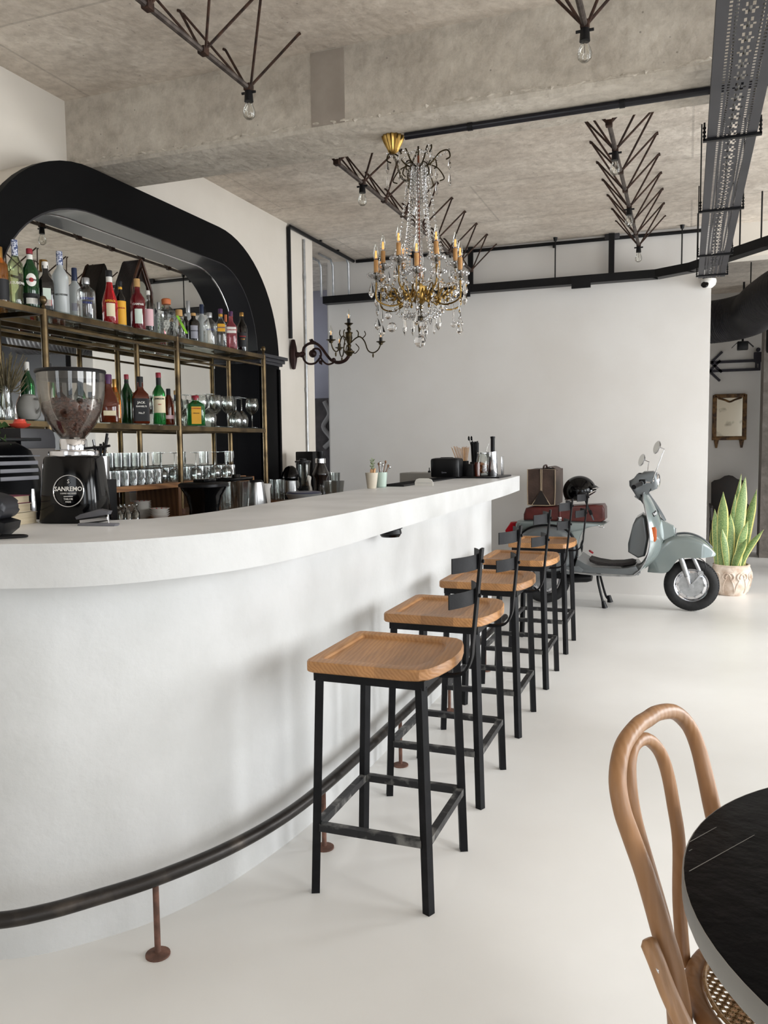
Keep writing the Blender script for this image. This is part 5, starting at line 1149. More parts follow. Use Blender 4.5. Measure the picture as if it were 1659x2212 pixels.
# crown: six curled gilt arms with drops
for k in range(6):
    a = 2*PI*k/6+.2; d = Vector((math.cos(a), math.sin(a), 0))
    P = spline([d*.012+Vector((0, 0, 2.96)), d*.07+Vector((0, 0, 2.985)), d*.12+Vector((0, 0, 3.04)), d*.165+Vector((0, 0, 3.05)), d*.178+Vector((0, 0, 3.015)), d*.155+Vector((0, 0, 3.0))], 5)
    am = MB().tube(P, .0042, 6); am.tube(spline([d*.06+Vector((0, 0, 2.98)), d*.11+Vector((0, 0, 2.955)), d*.145+Vector((0, 0, 2.90)), d*.12+Vector((0, 0, 2.885))], 5), .0035, 6)
    am.build('crown_arm', M_bronze, ch)
    q = d*.175
    crystal(ch, q.x, q.y, 3.01, .010, .07); crystal(ch, q.x, q.y, 2.93, .009, .08)
    beads(ch, [d*(.03+.142*i/7)+Vector((0, 0, 3.05-.035*math.sin(PI*i/7))) for i in range(8)], .0085)
    # long bead chains from the crown to the arm ring
    P = spline([d*.05+Vector((0, 0, 2.97)), d*.075+Vector((0, 0, 2.80)), d*.105+Vector((0, 0, 2.60)), d*.16+Vector((0, 0, 2.42))], 9)
    beads(ch, P[::1], .0080)
    a2 = a+PI/6; d2 = Vector((math.cos(a2), math.sin(a2), 0))
    P = spline([d2*.04+Vector((0, 0, 2.97)), d2*.05+Vector((0, 0, 2.80)), d2*.07+Vector((0, 0, 2.60)), d2*.09+Vector((0, 0, 2.42))], 8)
    beads(ch, P, .0105)
    g_ = MB()
    for q_ in range(2):
        aa = a+q_*PI/6; g_.lathe([(0, 2.78), (.006, 2.79), (.008, 2.90), (.004, 2.96), (0, 2.965)], (.042*math.cos(aa), .042*math.sin(aa), 0), 6)
    g_.build('crystal_prism', G_crystal, ch, smooth=8)
# arms with candles
SLV = mat('candle sleeve', 'c1935c', .6, col2='b08250', scale=30); FIL = mat('warm filament', 'e8a860', .4, emit=('ffb060', 1.2))
arms = [(2*PI*k/6+.26, .205, 2.425, 1) for k in range(6)]+[(2*PI*k/6+.26+PI/6, .268, 2.345, 0) for k in range(6)]
for a, R, zc, up in arms:
    d = Vector((math.cos(a), math.sin(a), 0)); Z = Vector((0, 0, 1))
    P = spline([d*.035+Z*2.30, d*.07+Z*2.24, d*(R*.62)+Z*(2.19 if not up else 2.25), d*(R*.98)+Z*(zc-.13), d*R+Z*(zc-.05), d*R+Z*(zc-.02)], 6)
    ar_ = MB().tube(P, .0046, 8)
    ar_.tube(spline([d*(R*.45)+Z*2.215, d*(R*.62)+Z*2.29, d*(R*.78)+Z*2.30, d*(R*.76)+Z*2.255, d*(R*.68)+Z*2.26], 5), .0034, 6)
    for kk in range(3): ar_.sphere(d*(R*(.5+.18*kk))+Z*(2.215+.03*kk), .009, 8, 5, 1.5)
    ao = ar_.build('arm', M_gold, ch)
    c = d*R+Z*zc
    db = MB(); 
    for kk in range(12):
        b_ = 2*PI*kk/12; db.sphere((c.x+.044*math.cos(b_), c.y+.044*math.sin(b_), c.z+.005), .0095, 7, 5, 1.4)
    db.lathe([(.010, -.018), (.030, -.010), (.046, .004), (.044, .006), (.030, -.006), (.010, -.014)], c, 24)
    db.build('drip_dish', G_dish, ch)
    MB().lathe([(0, -.024), (.008, -.022), (.007, .0), (.020, .012), (.021, .016), (.010, .018), (0, .018)], c, 20).build('candle_cup', M_bronze, ch)
    sv = MB().lathe([(0, .018), (.0125, .018), (.0128, .085), (.011, .088), (0, .088)], c, 20).build('candle_sleeve', SLV, ch)
    bu = MB().lathe([(.009, .088), (.0155, .105), (.0165, .120), (.012, .145), (.0045, .170), (.001, .185), (0, .186)], c, 18).build('candle_bulb', G_bulb, ch)
    fl = MB()
    for kk in range(4):
        b_ = PI/4+kk*PI/2; fl.cyl((c.x+.005*math.cos(b_), c.y+.005*math.sin(b_), c.z+.098), (c.x+.003*math.cos(b_), c.y+.003*math.sin(b_), c.z+.138), .0018, n=5)
    fl.build('filament', FIL, bu)
    # hanging crystals
    crystal(ch, c.x+d.x*.03, c.y+d.y*.03, c.z-.03, .017, .095)
    crystal(ch, c.x-d.x*.03, c.y-d.y*.03, c.z-.02, .011, .07)
    if not up:
        crystal(ch, d.x*(R-.005), d.y*(R-.005), 2.21, .009, .085)
        crystal(ch, d.x*(R-.005), d.y*(R-.005), 2.12, .020, .070)
        beads(ch, [d*(R-.005)+Z*(2.30-.016*i) for i in range(6)], .007)
    a2 = a+PI/6 if up else a+PI/6
# swagged bead strings between arms
for k in range(12):
    a0 = .26+2*PI*k/12; a1 = a0+2*PI/12; r0, r1 = ((.205, .268) if k % 2 == 0 else (.268, .205)); z0, z1 = ((2.40, 2.32) if k % 2 == 0 else (2.32, 2.40))
    pts = []
    for i in range(10):
        u = i/9; rr_ = r0+(r1-r0)*u-.03*math.sin(PI*u); aa = a0+(a1-a0)*u
        pts.append(Vector((rr_*math.cos(aa), rr_*math.sin(aa), z0+(z1-z0)*u-.075*math.sin(PI*u))))
    beads(ch, pts, .0122)
for k in range(12):
    a0 = .26+2*PI*k/12; d = Vector((math.cos(a0), math.sin(a0), 0))
    pts = [d*(.20-.155*u)+Vector((0, 0, 2.26-.10*math.sin(PI*u*.7)-.03*u)) for u in [i/9 for i in range(10)]]
    beads(ch, pts, .0108)
# lower drops
for i, (px_, py_, z, r, L_, st_) in enumerate(((.0, .0, 2.035, .035, .07, 'ball'), (0, 0, 2.13, .012, .10, 'rod'), (-.15, -.05, 2.11, .028, .05, 'ball'), (.06, -.12, 2.10, .026, .05, 'ball'), (-.12, .08, 2.20, .012, .13, 'rod'), (-.1, .03, 2.19, .014, .15, 'drop'), (.10, .04, 2.19, .020, .13, 'drop'), (.13, -.02, 2.20, .024, .05, 'ball'), (.05, .12, 2.18, .011, .13, 'rod'), (-.04, -.10, 2.22, .022, .05, 'ball'), (.20, .0, 2.20, .008, .12, 'rod'), (.20, .0, 2.10, .017, .03, 'ball'), (-.19, .0, 2.18, .022, .04, 'ball'), (.02, .06, 2.16, .012, .14, 'drop'), (-.06, .06, 2.17, .013, .13, 'drop'), (.08, -.05, 2.20, .012, .12, 'drop'))):
    crystal(ch, px_, py_, z, r, L_, faces=8 if st_ == 'ball' else 6, style=st_)
    MB().cyl((px_, py_, z-.002), (px_, py_, z+.05), .0012, n=5).build('wire', M_chrome, ch)

# ================================================================ wall sconce
def sconce(x, y, z, label):
    s_ = thing('wall_sconce', label, 'wall lamp', (x, y, z))
    MB().lathe([(0, -.13), (.016, -.125), (.030, -.06), (.036, .0), (.030, .06), (.016, .125), (0, .13)], (0, 0, .0), 20, sy=1.0, flute=8, fd=.06).build('backplate', M_iron, s_)
    MB().lathe([(0, 0), (.026, .005), (.020, .03), (.026, .05), (.014, .07), (0, .075)], (.03, 0, -.005), 18, M=Matrix.Rotation(PI/2, 3, 'Y')).build('wall_boss', M_iron, s_)
    ci = (.185, -.005); sp = []
    sc = MB()
    ring = [Vector((ci[0]+.085*math.cos(a), 0, ci[1]+.075*math.sin(a))) for a in [math.radians(150+i*12) for i in range(-9, 14)]]
    pts = [(.09, 0, .0), (.105, 0, .055), (.155, 0, .085), (.215, 0, .082), (.265, 0, .045), (.315, 0, -.02), (.36, 0, -.068), (.42, 0, -.088), (.48, 0, -.075), (.512, 0, -.045), (.522, 0, -.02)]
    sc.tube(spline(pts, 6), [.012]*40+[.015]*21, 10)
    sc.tube(spline([(.09, 0, .0), (.10, 0, -.05), (.14, 0, -.085), (.20, 0, -.085), (.238, 0, -.055), (.262, 0, -.02), (.25, 0, .025), (.215, 0, .04), (.185, 0, .03)], 6), .009, 8)
    sc.tube(spline([(.25, 0, -.02), (.275, 0, -.065), (.32, 0, -.098), (.37, 0, -.09), (.39, 0, -.07)], 6), .008, 8)
    sc.sphere((.185, 0, -.002), .034, 14, 8); sc.sphere((.378, 0, -.066), .020, 12, 8); sc.sphere((.095, 0, .0), .019, 12, 8)
    sc.lathe([(0, 0), (.016, .01), (.012, .03), (.02, .05), (0, .075)], (.215, 0, .08), 10, M=Matrix.Rotation(-1.0, 3, 'Y'))
    sc.lathe([(0, 0), (.014, .01), (.016, .025), (0, .05)], (.245, 0, -.06), 10, M=Matrix.Rotation(2.6, 3, 'Y'))
    sc.build('scroll_arm', M_iron, s_)
    cxs = .522
    MB().lathe([(0, -.045), (.018, -.04), (.030, -.02), (.046, -.008), (.046, .0), (.020, .005), (.014, .03), (.020, .05), (.013, .06), (.022, .08), (.030, .11), (.026, .14), (.034, .155), (.012, .165), (.020, .185), (.012, .20), (.016, .215), (.036, .228), (.038, .232), (.010, .236), (0, .236)], (cxs, 0, 0), 24).build('stem', M_bronze, s_)
    def candle(par, c):
        k = MB().lathe([(0, 0), (.0135, 0), (.0135, .034), (0, .034)], c, 16).build('socket', M_plastic, par)
        b = MB().lathe([(.009, .034), (.0155, .05), (.0165, .062), (.011, .085), (.004, .105), (0, .118)], c, 16).build('bulb', G_bulb, par)
        MB().cyl((c[0], c[1], c[2]+.04), (c[0], c[1], c[2]+.07), .003, n=6).build('filament', FIL, b)
    candle(s_, (cxs, 0, .236))
    for k in range(3):
        a = math.radians((0, 130, 262)[k]); d = Vector((math.cos(a), math.sin(a), 0)); O = Vector((cxs, 0, 0)); Z = Vector((0, 0, 1))
        P = spline([O+d*.015+Z*.07, O+d*.06+Z*.105, O+d*.10+Z*.115, O+d*.14+Z*.075, O+d*.17+Z*.0, O+d*.215+Z*(-.022), O+d*.26+Z*.0, O+d*.285+Z*.045], 6)
        am = MB().tube(P, .0055, 8)
        am.tube(spline([O+d*.08+Z*.11, O+d*.085+Z*.15, O+d*.07+Z*.17], 4), .005, 6); am.tube(spline([O+d*.12+Z*.10, O+d*.15+Z*.13, O+d*.14+Z*.16], 4), .004, 6)
        am.lathe([(0, 0), (.006, .008), (.008, .025), (0, .045)], O+d*.215+Z*(-.065), 8)
        am.tube(spline([O+d*.02+Z*.02, O+d*.05+Z*(-.02), O+d*.09+Z*.02, O+d*.06+Z*.06], 4), .004, 6)
        am.build('arm', M_bronze, s_)
        e = O+d*.285+Z*.045
        MB().lathe([(0, -.01), (.014, -.004), (.018, .008), (.038, .018), (.039, .021), (.014, .021), (0, .02)], e, 20).build('drip_cup', M_bronze, s_)
        candle(s_, (e.x, e.y, e.z+.02))
    return s_
sconce(-3.20, 6.40, 2.205, 'dark iron wall sconce with scrolled arm and candle bulbs beside the black arch')

# ================================================================ scooter (x along its length, facing +x)
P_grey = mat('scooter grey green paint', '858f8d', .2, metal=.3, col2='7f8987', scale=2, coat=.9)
P_grey2 = mat('scooter darker grey panel', '6c7173', .3, metal=.3, col2='65696b', scale=2, coat=.4)  # darker grey used for the headset, cowls, glove box and floorboard
M_rub = mat('black tyre rubber', '1b1b1c', .75, col2='242424', scale=30, bump=.2)
M_matr = mat('ribbed dark rubber', '2b2726', .7, col2='363130', scale=40, stretch=(1, 12, 1), bump=.3)
M_leath = mat('oxblood seat leather', '5c2723', .4, col2='4a1e1b', scale=14, bump=.08, coat=.15)
vs = thing('motor_scooter', 'vintage grey motor scooter parked on its stand against the white far wall', 'scooter', (0, 7.22, 0))
def wheel(x, z, name):
    M = Matrix.Rotation(PI/2, 3, 'X')
    w_ = MB(); R, r = .220, .048
    prof = []
    for i in range(17):
        a = 2*PI*i/16; prof.append((R-r+r*math.cos(a)*1.0, r*.95*math.sin(a)))
    w_.lathe(prof, (x, 0, z), 64, M=M); wo = w_.build(name, M_rub, vs)
    td = MB()
    for k in range(64):
        a = 2*PI*k/64
        for s_ in (-1, 0, 1):
            aa = a+(.03 if s_ else 0); rr_ = R-(.0095 if s_ else .0055)
            td.box((x+rr_*math.cos(aa), s_*.019, z+rr_*math.sin(aa)), (.010, .015, .012), Matrix.Rotation(-aa, 3, 'Y') @ Matrix.Rotation(.5*s_, 3, 'X'))
    td.build('tread', M_rub, wo)
    rim = MB(); rim.lathe([(.135, -.030), (.142, -.034), (.146, -.030), (.146, .030), (.142, .034), (.135, .030), (.120, .012), (.100, .014), (.100, -.004), (.118, -.010), (.135, -.030)], (x, 0, z), 56, M=M)
    ro = rim.build('rim', M_chrome, wo)
    h = MB()
    for k in range(10):
        a = 2*PI*k/10; h.box((x+.098*math.cos(a), .0-.022 if 0 else .022, z+.098*math.sin(a)), (.020, .012, .034), Matrix.Rotation(-a, 3, 'Y'), .003)
        h.box((x+.104*math.cos(a), -.020, z+.104*math.sin(a)), (.014, .012, .020), Matrix.Rotation(-a, 3, 'Y'), .003)
    h.lathe([(0, -.050), (.016, -.05), (.018, -.03), (.052, -.034), (.060, -.026), (.078, -.024), (.084, -.016), (.101, -.004), (.101, .01), (0, .01)], (x, 0, z), 32, M=M)
    hbo = h.build('hub', M_alu, ro)
    for k in range(10):
        a = 2*PI*(k+.5)/10; MB().lathe([(0, -.012), (.009, -.012), (.009, 0), (0, 0)], (x+.090*math.cos(a), -.006, z+.090*math.sin(a)), 10, M=M).build('vent_hole', M_plastic, ro)
wheel(.052, .222, 'front_tyre'); wheel(-1.165, .222, 'rear_tyre')
# front mudguard
def interp(L_, t):
    n = len(L_)-1; i = min(int(t*n), n-1); f = t*n-i; a, b = L_[i], L_[i+1]; return (a[0]+(b[0]-a[0])*f, a[1]+(b[1]-a[1])*f)
topc = [(p.x, p.z) for p in spline([(-.298, 0, .326), (-.278, 0, .445), (-.228, 0, .543), (-.139, 0, .622), (-.015, 0, .652), (.083, 0, .634), (.162, 0, .585), (.235, 0, .500)], 5)]
botc = [(p.x, p.z) for p in spline([(-.292, 0, .322), (-.225, 0, .325), (-.135, 0, .337), (-.062, 0, .440), (-.012, 0, .458), (.085, 0, .462), (.15, 0, .465), (.232, 0, .478)], 5)]
def fend(u, v):
    T_ = interp(topc, u); B_ = interp(botc, u); s_ = v*2-1; a = abs(s_); sg = 1 if s_ >= 0 else -1
    if a < .5:
        th = a/.5*PI/2; k = .16; wd = .095*math.sin(th); f = k*(1-math.cos(th))
    else: wd = .095+.012*(a-.5)*2; f = .16+(1-.16)*(a-.5)/.5
    wd *= (.55+.45*min(1, math.sin(PI*min(max(u, .02), .98))*1.9))
    return (T_[0]+(B_[0]-T_[0])*f, sg*wd, T_[1]+(B_[1]-T_[1])*f)
MB().grid(fend, 34, 28, thick=.003).build('front_mudguard', P_grey, vs, smooth=50)
MB().tube([(interp(topc, u)[0], 0, interp(topc, u)[1]+.006) for u in [.45+.5*i/12 for i in range(13)]], .007, 8, flat=1).build('mudguard_crest', P_grey2, vs)
# fork
MB().cyl((-.035, -.075, .462), (.020, -.078, .300), .0225, .0225, 18).build('damper', M_alu, vs)
MB().cyl((.015, -.078, .315), (.042, -.078, .235), .016, .014, 16).build('damper_rod', M_chrome, vs)
MB().cyl((.055, -.070, .480), (.120, -.078, .335), .017, .015, 16).build('fork_leg', M_alu, vs)
lk = MB(); lk.bar((.125, -.083, .33), (.045, -.083, .225), .030, .016, .004); lk.lathe([(0, -.014), (.022, -.014), (.024, .0), (.022, .014), (0, .014)], (.122, -.083, .335), 18, M=Matrix.Rotation(PI/2, 3, 'X'))
lk.lathe([(0, -.016), (.018, -.016), (.02, .012), (0, .014)], (.052, -.088, .225), 18, M=Matrix.Rotation(PI/2, 3, 'X')); lk.build('fork_link', M_alu, vs)
MB().tube(spline([(.085, -.07, .47), (.15, -.09, .43), (.155, -.095, .36), (.12, -.09, .32)], 6), .0035, 6).build('brake_cable', M_plastic, vs)
# leg shield: curved sheet lofted up from the floorboard
side = spline([(-.385, 0, .325), (-.335, 0, .372), (-.285, 0, .47), (-.262, 0, .60), (-.275, 0, .735), (-.305, 0, .86), (-.325, 0, .945), (-.330, 0, .99)], 5)
wid = [.245, .25, .25, .245, .235, .20, .155, .095]
def shield(u, v):
    n = len(side)-1; i = min(int(u*n), n-1); f = u*n-i; p = side[i].lerp(side[i+1], f)
    W_ = interp([(w_, 0) for w_ in wid], u)[0]; s_ = 2*v-1
    fw = interp([(b_, 0) for b_ in (.02, .05, .085, .105, .10, .08, .055, .025)], u)[0]*(1-s_*s_)**.8
    return (p.x+fw-.01, s_*W_, p.z)
MB().grid(shield, 26, 20, thick=.004).build('leg_shield', P_grey, vs, smooth=50)
def topcap(u): s_ = 2*u-1; return Vector((-.335+.03*(1-s_*s_), s_*.095, .99+.022*(1-s_*s_)))
tr_ = [Vector(shield(u, 0)) for u in [i/26 for i in range(27)]]+[topcap(i/8) for i in range(1, 8)]+[Vector(shield(u, 1)) for u in [1-i/26 for i in range(27)]]
MB().tube(tr_, .006, 8).build('shield_trim', M_alu, vs)
# steering column cover and horn cover
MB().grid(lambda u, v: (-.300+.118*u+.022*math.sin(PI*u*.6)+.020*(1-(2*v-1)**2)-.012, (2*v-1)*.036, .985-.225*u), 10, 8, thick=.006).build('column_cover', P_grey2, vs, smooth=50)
hc = MB(); 
hsec = [(.25, .785, .045), (.5, .765, .062), (1.0, .0, 0)]
hv = [[(-.262, s_*.048, .775), (-.262, s_*.085, .56)] for s_ in (-1, 1)]
hc.add([(-.235, -.045, .790), (-.235, .045, .790), (-.235, .09, .555), (-.235, -.09, .555), (-.085, -.036, .712), (-.085, .036, .712), (-.080, .040, .632), (-.080, -.040, .632)],
       [(0, 1, 2, 3), (4, 7, 6, 5), (0, 4, 5, 1), (1, 5, 6, 2), (2, 6, 7, 3), (3, 7, 4, 0)])
bmesh.ops.bevel(hc.bm, geom=list(hc.bm.edges), offset=.010, segments=3, affect='EDGES'); ho = hc.build('horn_cover', P_grey, vs, smooth=50)
MB().box((-.078, 0, .668), (.010, .06, .05), bevel=.003).build('horn_grille', M_alu, ho)
for s_ in (-1, 1): MB().prism([(-.280, .718), (-.232, .722), (-.222, .70), (-.222, .62), (-.233, .600), (-.277, .604)], s_*.210-.016, s_*.210+.016, 'xz', bevel=.004).build('turn_signal', mat('amber lens', 'd9631c', .2, trans=.2, coat=.6), vs)
# badge on the near side of the shield
def on_shield(y, z, off):
    lo, hi = 0.3, 1.0
    for _ in range(24):
        mid = (lo+hi)/2
        if shield(mid, .5)[2] < z: lo = mid
        else: hi = mid
    W_ = interp([(w_, 0) for w_ in wid], lo)[0]; v = (y/W_+1)/2
    a = Vector(shield(lo, v)); b = Vector(shield(lo, v+.02)); n_ = Vector((b.y-a.y, -(b.x-a.x), 0)).normalized()
    if n_.x < 0: n_ = -n_
    return a+n_*off
bp_ = MB(); bp_.grid(lambda u, v: tuple(on_shield(-.165+.082*u, .800+.030*v+.022*u, .005)), 10, 3, thick=.0015); bp_ = bp_.build('badge_plate', M_plastic, vs)
MB().text('Vespa', .034, lambda u, v, w_: tuple(on_shield(-.124+u*.82, .826+v+u*.25, .0072+w_)), .0005, bold=True).build('lettering', mat('silver lettering', 'd9dadb', .4), bp_)
# glove box behind shield
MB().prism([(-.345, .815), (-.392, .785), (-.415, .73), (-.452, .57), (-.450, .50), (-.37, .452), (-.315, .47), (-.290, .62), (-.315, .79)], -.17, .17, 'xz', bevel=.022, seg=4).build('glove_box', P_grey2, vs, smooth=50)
# steering column and headset
MB().cyl((-.39, 0, .94), (-.325, 0, 1.04), .030, .034, 18).build('steering_neck', M_alu, vs)
MB().cyl((-.02, 0, .50), (-.36, 0, .96), .026, .026, 16).build('steering_column', P_grey2, vs)
hd = MB().prism([(-.455, 1.094), (-.37, 1.132), (-.338, 1.172), (-.262, 1.176), (-.232, 1.160), (-.228, 1.03), (-.270, 1.008), (-.320, 1.005), (-.350, .955), (-.385, .945), (-.452, 1.05)], -.085, .085, 'xz', bevel=.028, seg=4)
hd.build('headset', P_grey2, vs, smooth=50)
MB().lathe([(.055, -.02), (.062, -.015), (.066, .0), (.062, .012), (.05, .022), (0, .03)], (-.232, 0, 1.094), 32, M=Matrix.Rotation(PI/2, 3, 'Y')).build('headlamp', M_chrome, vs)
for s_ in (-1, 1):
    MB().cyl((-.33, s_*.08, 1.085), (-.355, s_*.20, 1.075), .024, .020, 16).build('handlebar', P_grey2, vs)
    MB().cyl((-.353, s_*.19, 1.077), (-.40, s_*.345, 1.055), .0175, .019, 16).build('grip', M_plastic, vs)
    MB().tube(spline([(-.33, s_*.16, 1.085), (-.27, s_*.18, 1.085), (-.265, s_*.26, 1.09), (-.25, s_*.33, 1.105)], 6), .006, 8).build('brake_lever', M_chrome, vs)
    MB().box((-.345, s_*.16, 1.09), (.05, .045, .04), bevel=.008).build('switch_block', M_blkmetal, vs)
# mirrors
for s_, x0_, z0_, x1_, z1_, cx_, cz_ in ((-1, -.262, 1.11, -.172, 1.358, -.228, 1.372), (1, -.320, 1.12, -.306, 1.245, -.365, 1.262)):
    yb_ = s_*.20; st_ = MB().tube([(x0_, s_*.14, z0_), (x1_-.005, yb_, z1_-.01), (x1_, yb_, z1_), (cx_+.02, yb_, cz_)], .0042, 8).build('mirror_stem', M_chrome, vs)
    M = Matrix.Rotation(math.radians(-72), 3, 'Y') @ Matrix.Rotation(math.radians(28), 3, 'X')
    mo = MB().lathe([(0, -.012), (.030, -.010), (.052, .0), (.055, .006), (.052, .008), (0, .008)], (cx_, yb_, cz_), 32, M=M).build('mirror_head', M_chrome, vs)
    MB().lathe([(0, .0085), (.049, .0085), (.049, .0095), (0, .0095)], (cx_, yb_, cz_), 32, M=M).build('mirror_glass', G_mirror, mo)
# floorboard
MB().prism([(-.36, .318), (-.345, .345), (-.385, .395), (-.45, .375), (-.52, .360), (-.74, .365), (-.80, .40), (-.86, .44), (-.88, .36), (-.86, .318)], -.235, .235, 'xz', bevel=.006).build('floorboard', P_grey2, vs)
MB().prism([(-.395, .402), (-.43, .412), (-.50, .398), (-.60, .392), (-.70, .400), (-.775, .425), (-.765, .40), (-.72, .382), (-.52, .372), (-.42, .388)], -.12, .12, 'xz', bevel=.004).build('floor_mat', M_matr, vs)
for s_ in (-1, 1):
    MB().tube(spline([(-.345, s_*.238, .345), (-.40, s_*.240, .318), (-.50, s_*.240, .310), (-.70, s_*.240, .310), (-.88, s_*.240, .322), (-.95, s_*.235, .34)], 6), .008, 8).build('floor_trim', M_alu, vs)
# rear body: lofted shell narrowing to the tail
bodyo = [(-.655, .742), (-.72, .722), (-.79, .695), (-.835, .64), (-.858, .57), (-.868, .49), (-.84, .40), (-.78, .345), (-.90, .31), (-1.0, .30), (-1.12, .36), (-1.30, .46), (-1.38, .56), (-1.41, .66), (-1.40, .725), (-1.30, .748)]
def pillow(mb, poly, y0, y1, crown, inset=.94, k=5):
    """outline extruded in y with rounded, crowned sides"""
    cx_ = sum(p[0] for p in poly)/len(poly); cz_ = sum(p[1] for p in poly)/len(poly); rings = []
    L_ = []
    for i in range(k+1):
        a = PI/2*i/k; L_.append((y0+crown*(1-math.sin(a)), 1-(1-inset)*(1-math.cos(PI/2-a)) if 0 else inset+(1-inset)*math.sin(a)))
    L2 = [(y1-(y-y0), s_) for y, s_ in L_][::-1]; LL = [(y0+crown*(1-math.cos(PI/2*i/k)), inset+(1-inset)*math.sin(PI/2*i/k)) for i in range(k+1)]
    LL = LL+[(y1-(y-y0), s_) for y, s_ in LL][::-1]
    for y, s_ in LL: rings.append([mb.bm.verts.new((cx_+(p[0]-cx_)*s_, y, cz_+(p[1]-cz_)*s_)) for p in poly])
    n = len(poly)
    for A, B in zip(rings, rings[1:]):
        for i in range(n): mb.bm.faces.new((A[i], A[(i+1) % n], B[(i+1) % n], B[i]))
    mb.bm.faces.new(rings[0][::-1]); mb.bm.faces.new(rings[-1]); return mb
sm = [(p.x, p.z) for p in spline([(a, 0, b) for a, b in bodyo], 4, closed=True)]
pillow(MB(), sm, -.125, .125, .035, .90).build('rear_body', P_grey, vs, smooth=60)
cowl = [(p.x, p.z) for p in spline([(-.875, 0, .50), (-.905, 0, .60), (-.975, 0, .675), (-1.08, 0, .703), (-1.19, 0, .700), (-1.29, 0, .668), (-1.375, 0, .59), (-1.41, 0, .50), (-1.37, 0, .40), (-1.25, 0, .335), (-1.10, 0, .31), (-.97, 0, .33), (-.90, 0, .40)], 5, closed=True)]
for s_ in (-1, 1):
    y0_, y1_ = (-.245, -.10) if s_ < 0 else (.10, .245)
    c_ = pillow(MB(), cowl, y0_, y1_, .06, .80).build('side_cowl', P_grey2, vs, smooth=60)
    MB().tube([(x_, s_*.165, z_) for x_, z_ in [(-1.15+(a-(-1.15))*1.03, .5+(b-.5)*1.03) for a, b in cowl]], .010, 8, closed=True).build('cowl_seal', M_plastic, c_)
MB().prism([(-.80, .345), (-.83, .315), (-.93, .30), (-1.0, .315), (-1.0, .36), (-.85, .38)], -.24, .24, 'xz', bevel=.01).build('lower_shell', P_grey2, vs)
MB().prism([(-1.515, .645), (-1.465, .722), (-1.40, .728), (-1.36, .70), (-1.38, .62), (-1.41, .56), (-1.50, .588)], -.055, .055, 'xz', bevel=.012, seg=3).build('tail_lamp', mat('red lens', 'b01622', .2, coat=.8), vs)
MB().prism([(-1.335, .748), (-1.335, .80), (-1.315, .855), (-1.25, .868), (-1.0, .872), (-.78, .884), (-.665, .890), (-.648, .86), (-.645, .762), (-.68, .745)], -.135, .135, 'xz', bevel=.020, seg=4).build('seat', M_leath, vs, smooth=50)
MB().tube([(-1.02, -.137, .75), (-1.02, -.139, .865), (-1.02, 0, .877), (-1.02, .139, .865), (-1.02, .137, .75)], .009, 8).build('seat_strap', M_leath, vs)
MB().box((-1.02, -.142, .765), (.03, .008, .035), bevel=.003).build('strap_plate', M_chrome, vs)
MB().tube(spline([(-.68, -.04, .74), (-.70, -.05, .70), (-.66, -.05, .69), (-.665, -.04, .735)], 5), .003, 6).build('hook', M_chrome, vs)
MB().lathe([(0, 0), (.022, 0), (.022, .012), (0, .014)], (-.765, -.06, .475), 14, M=Matrix.Rotation(.6, 3, 'Y')).build('fuel_tap', M_red, vs)
MB().lathe([(0, 0), (.035, .01), (.045, .05), (.045, .20), (.035, .25), (0, .26)], (-.745, -.06, .262), 20, M=Matrix.Rotation(-PI/2-.08, 3, 'Y'), sy=1.6).build('silencer', M_plastic, vs)
MB().box((-1.05, 0, .30), (.26, .16, .14), bevel=.03).build('engine', M_blkmetal, vs)
for s_, (xa, za), (xb, yb_) in ((-1, (-.690, .30), (-.640, -.075)), (1, (-.690, .30), (-.600, .41-.0))):
    yb2 = -.085 if s_ < 0 else .20
    l_ = MB().tube(spline([(-.71, yb2*.5, .305), (-.700, yb2*.8, .22), (-.66, yb2, .06), (-.648 if s_ < 0 else -.628, yb2, .022)], 5), .0105, 8).build('stand_leg', M_plastic, vs)
    MB().cyl((-.655 if s_ < 0 else -.632, yb2, .06), (-.640 if s_ < 0 else -.62, yb2, 0.0), .015, .026, 14).build('rubber_foot', M_plastic, l_)

# ---- helmet and school bag on the seat
BAGL = mat('worn brown leather', '4a3830', .5, col2='33261f', scale=8, bump=.15, contrast=(.3, .6)); PIPE = mat('pale worn piping', '9d8b74', .7)
bg = thing('leather_bag', 'worn dark brown leather bag standing end-on on the scooter seat', 'bag', (-1.18, 7.30, .880))
def bagsec(u, v):  # u along y 0..1
    return 0
prof_b = [(-.118, 0), (-.122, .30), (-.115, .318), (.0, .322), (.115, .318), (.122, .30), (.118, 0)]
bb2 = MB()
bb2.prism([(-.118, 0), (-.122, .14), (-.120, .31), (-.01, .315), (0, .295), (.01, .315), (.120, .31), (.122, .14), (.118, 0)], -.215, .25, 'xz', bevel=.008, seg=2)
bb2.build('bag_body', BAGL, bg)
for s_ in (-1, 1):
    x0_ = s_*.060
    MB().tube([(s_*.004, -.22, .06), (s_*.006, -.222, .315), (s_*.118, -.222, .312), (s_*.120, -.222, .14), (s_*.116, -.222, .004), (s_*.08, -.222, .002), (s_*.004, -.218, .12)], .004, 6, closed=False).build('piping', PIPE, bg)
MB().tube([(-.112, -.222, .004), (-.06, -.222, -.0), (.06, -.222, 0), (.112, -.222, .004)], .004, 6).build('piping', PIPE, bg)
gs = MB(); gs.add([(-.075, -.224, .008), (.075, -.224, .008), (.004, -.224, .13), (-.004, -.224, .13)], [(0, 1, 2, 3)]); gs.add([(-.055, -.2245, .014), (.055, -.2245, .014), (0, -.2245, .10)], [(0, 1, 2)])
gs.build('side_gusset', mat('dark inner leather', '1e1613', .7), bg)
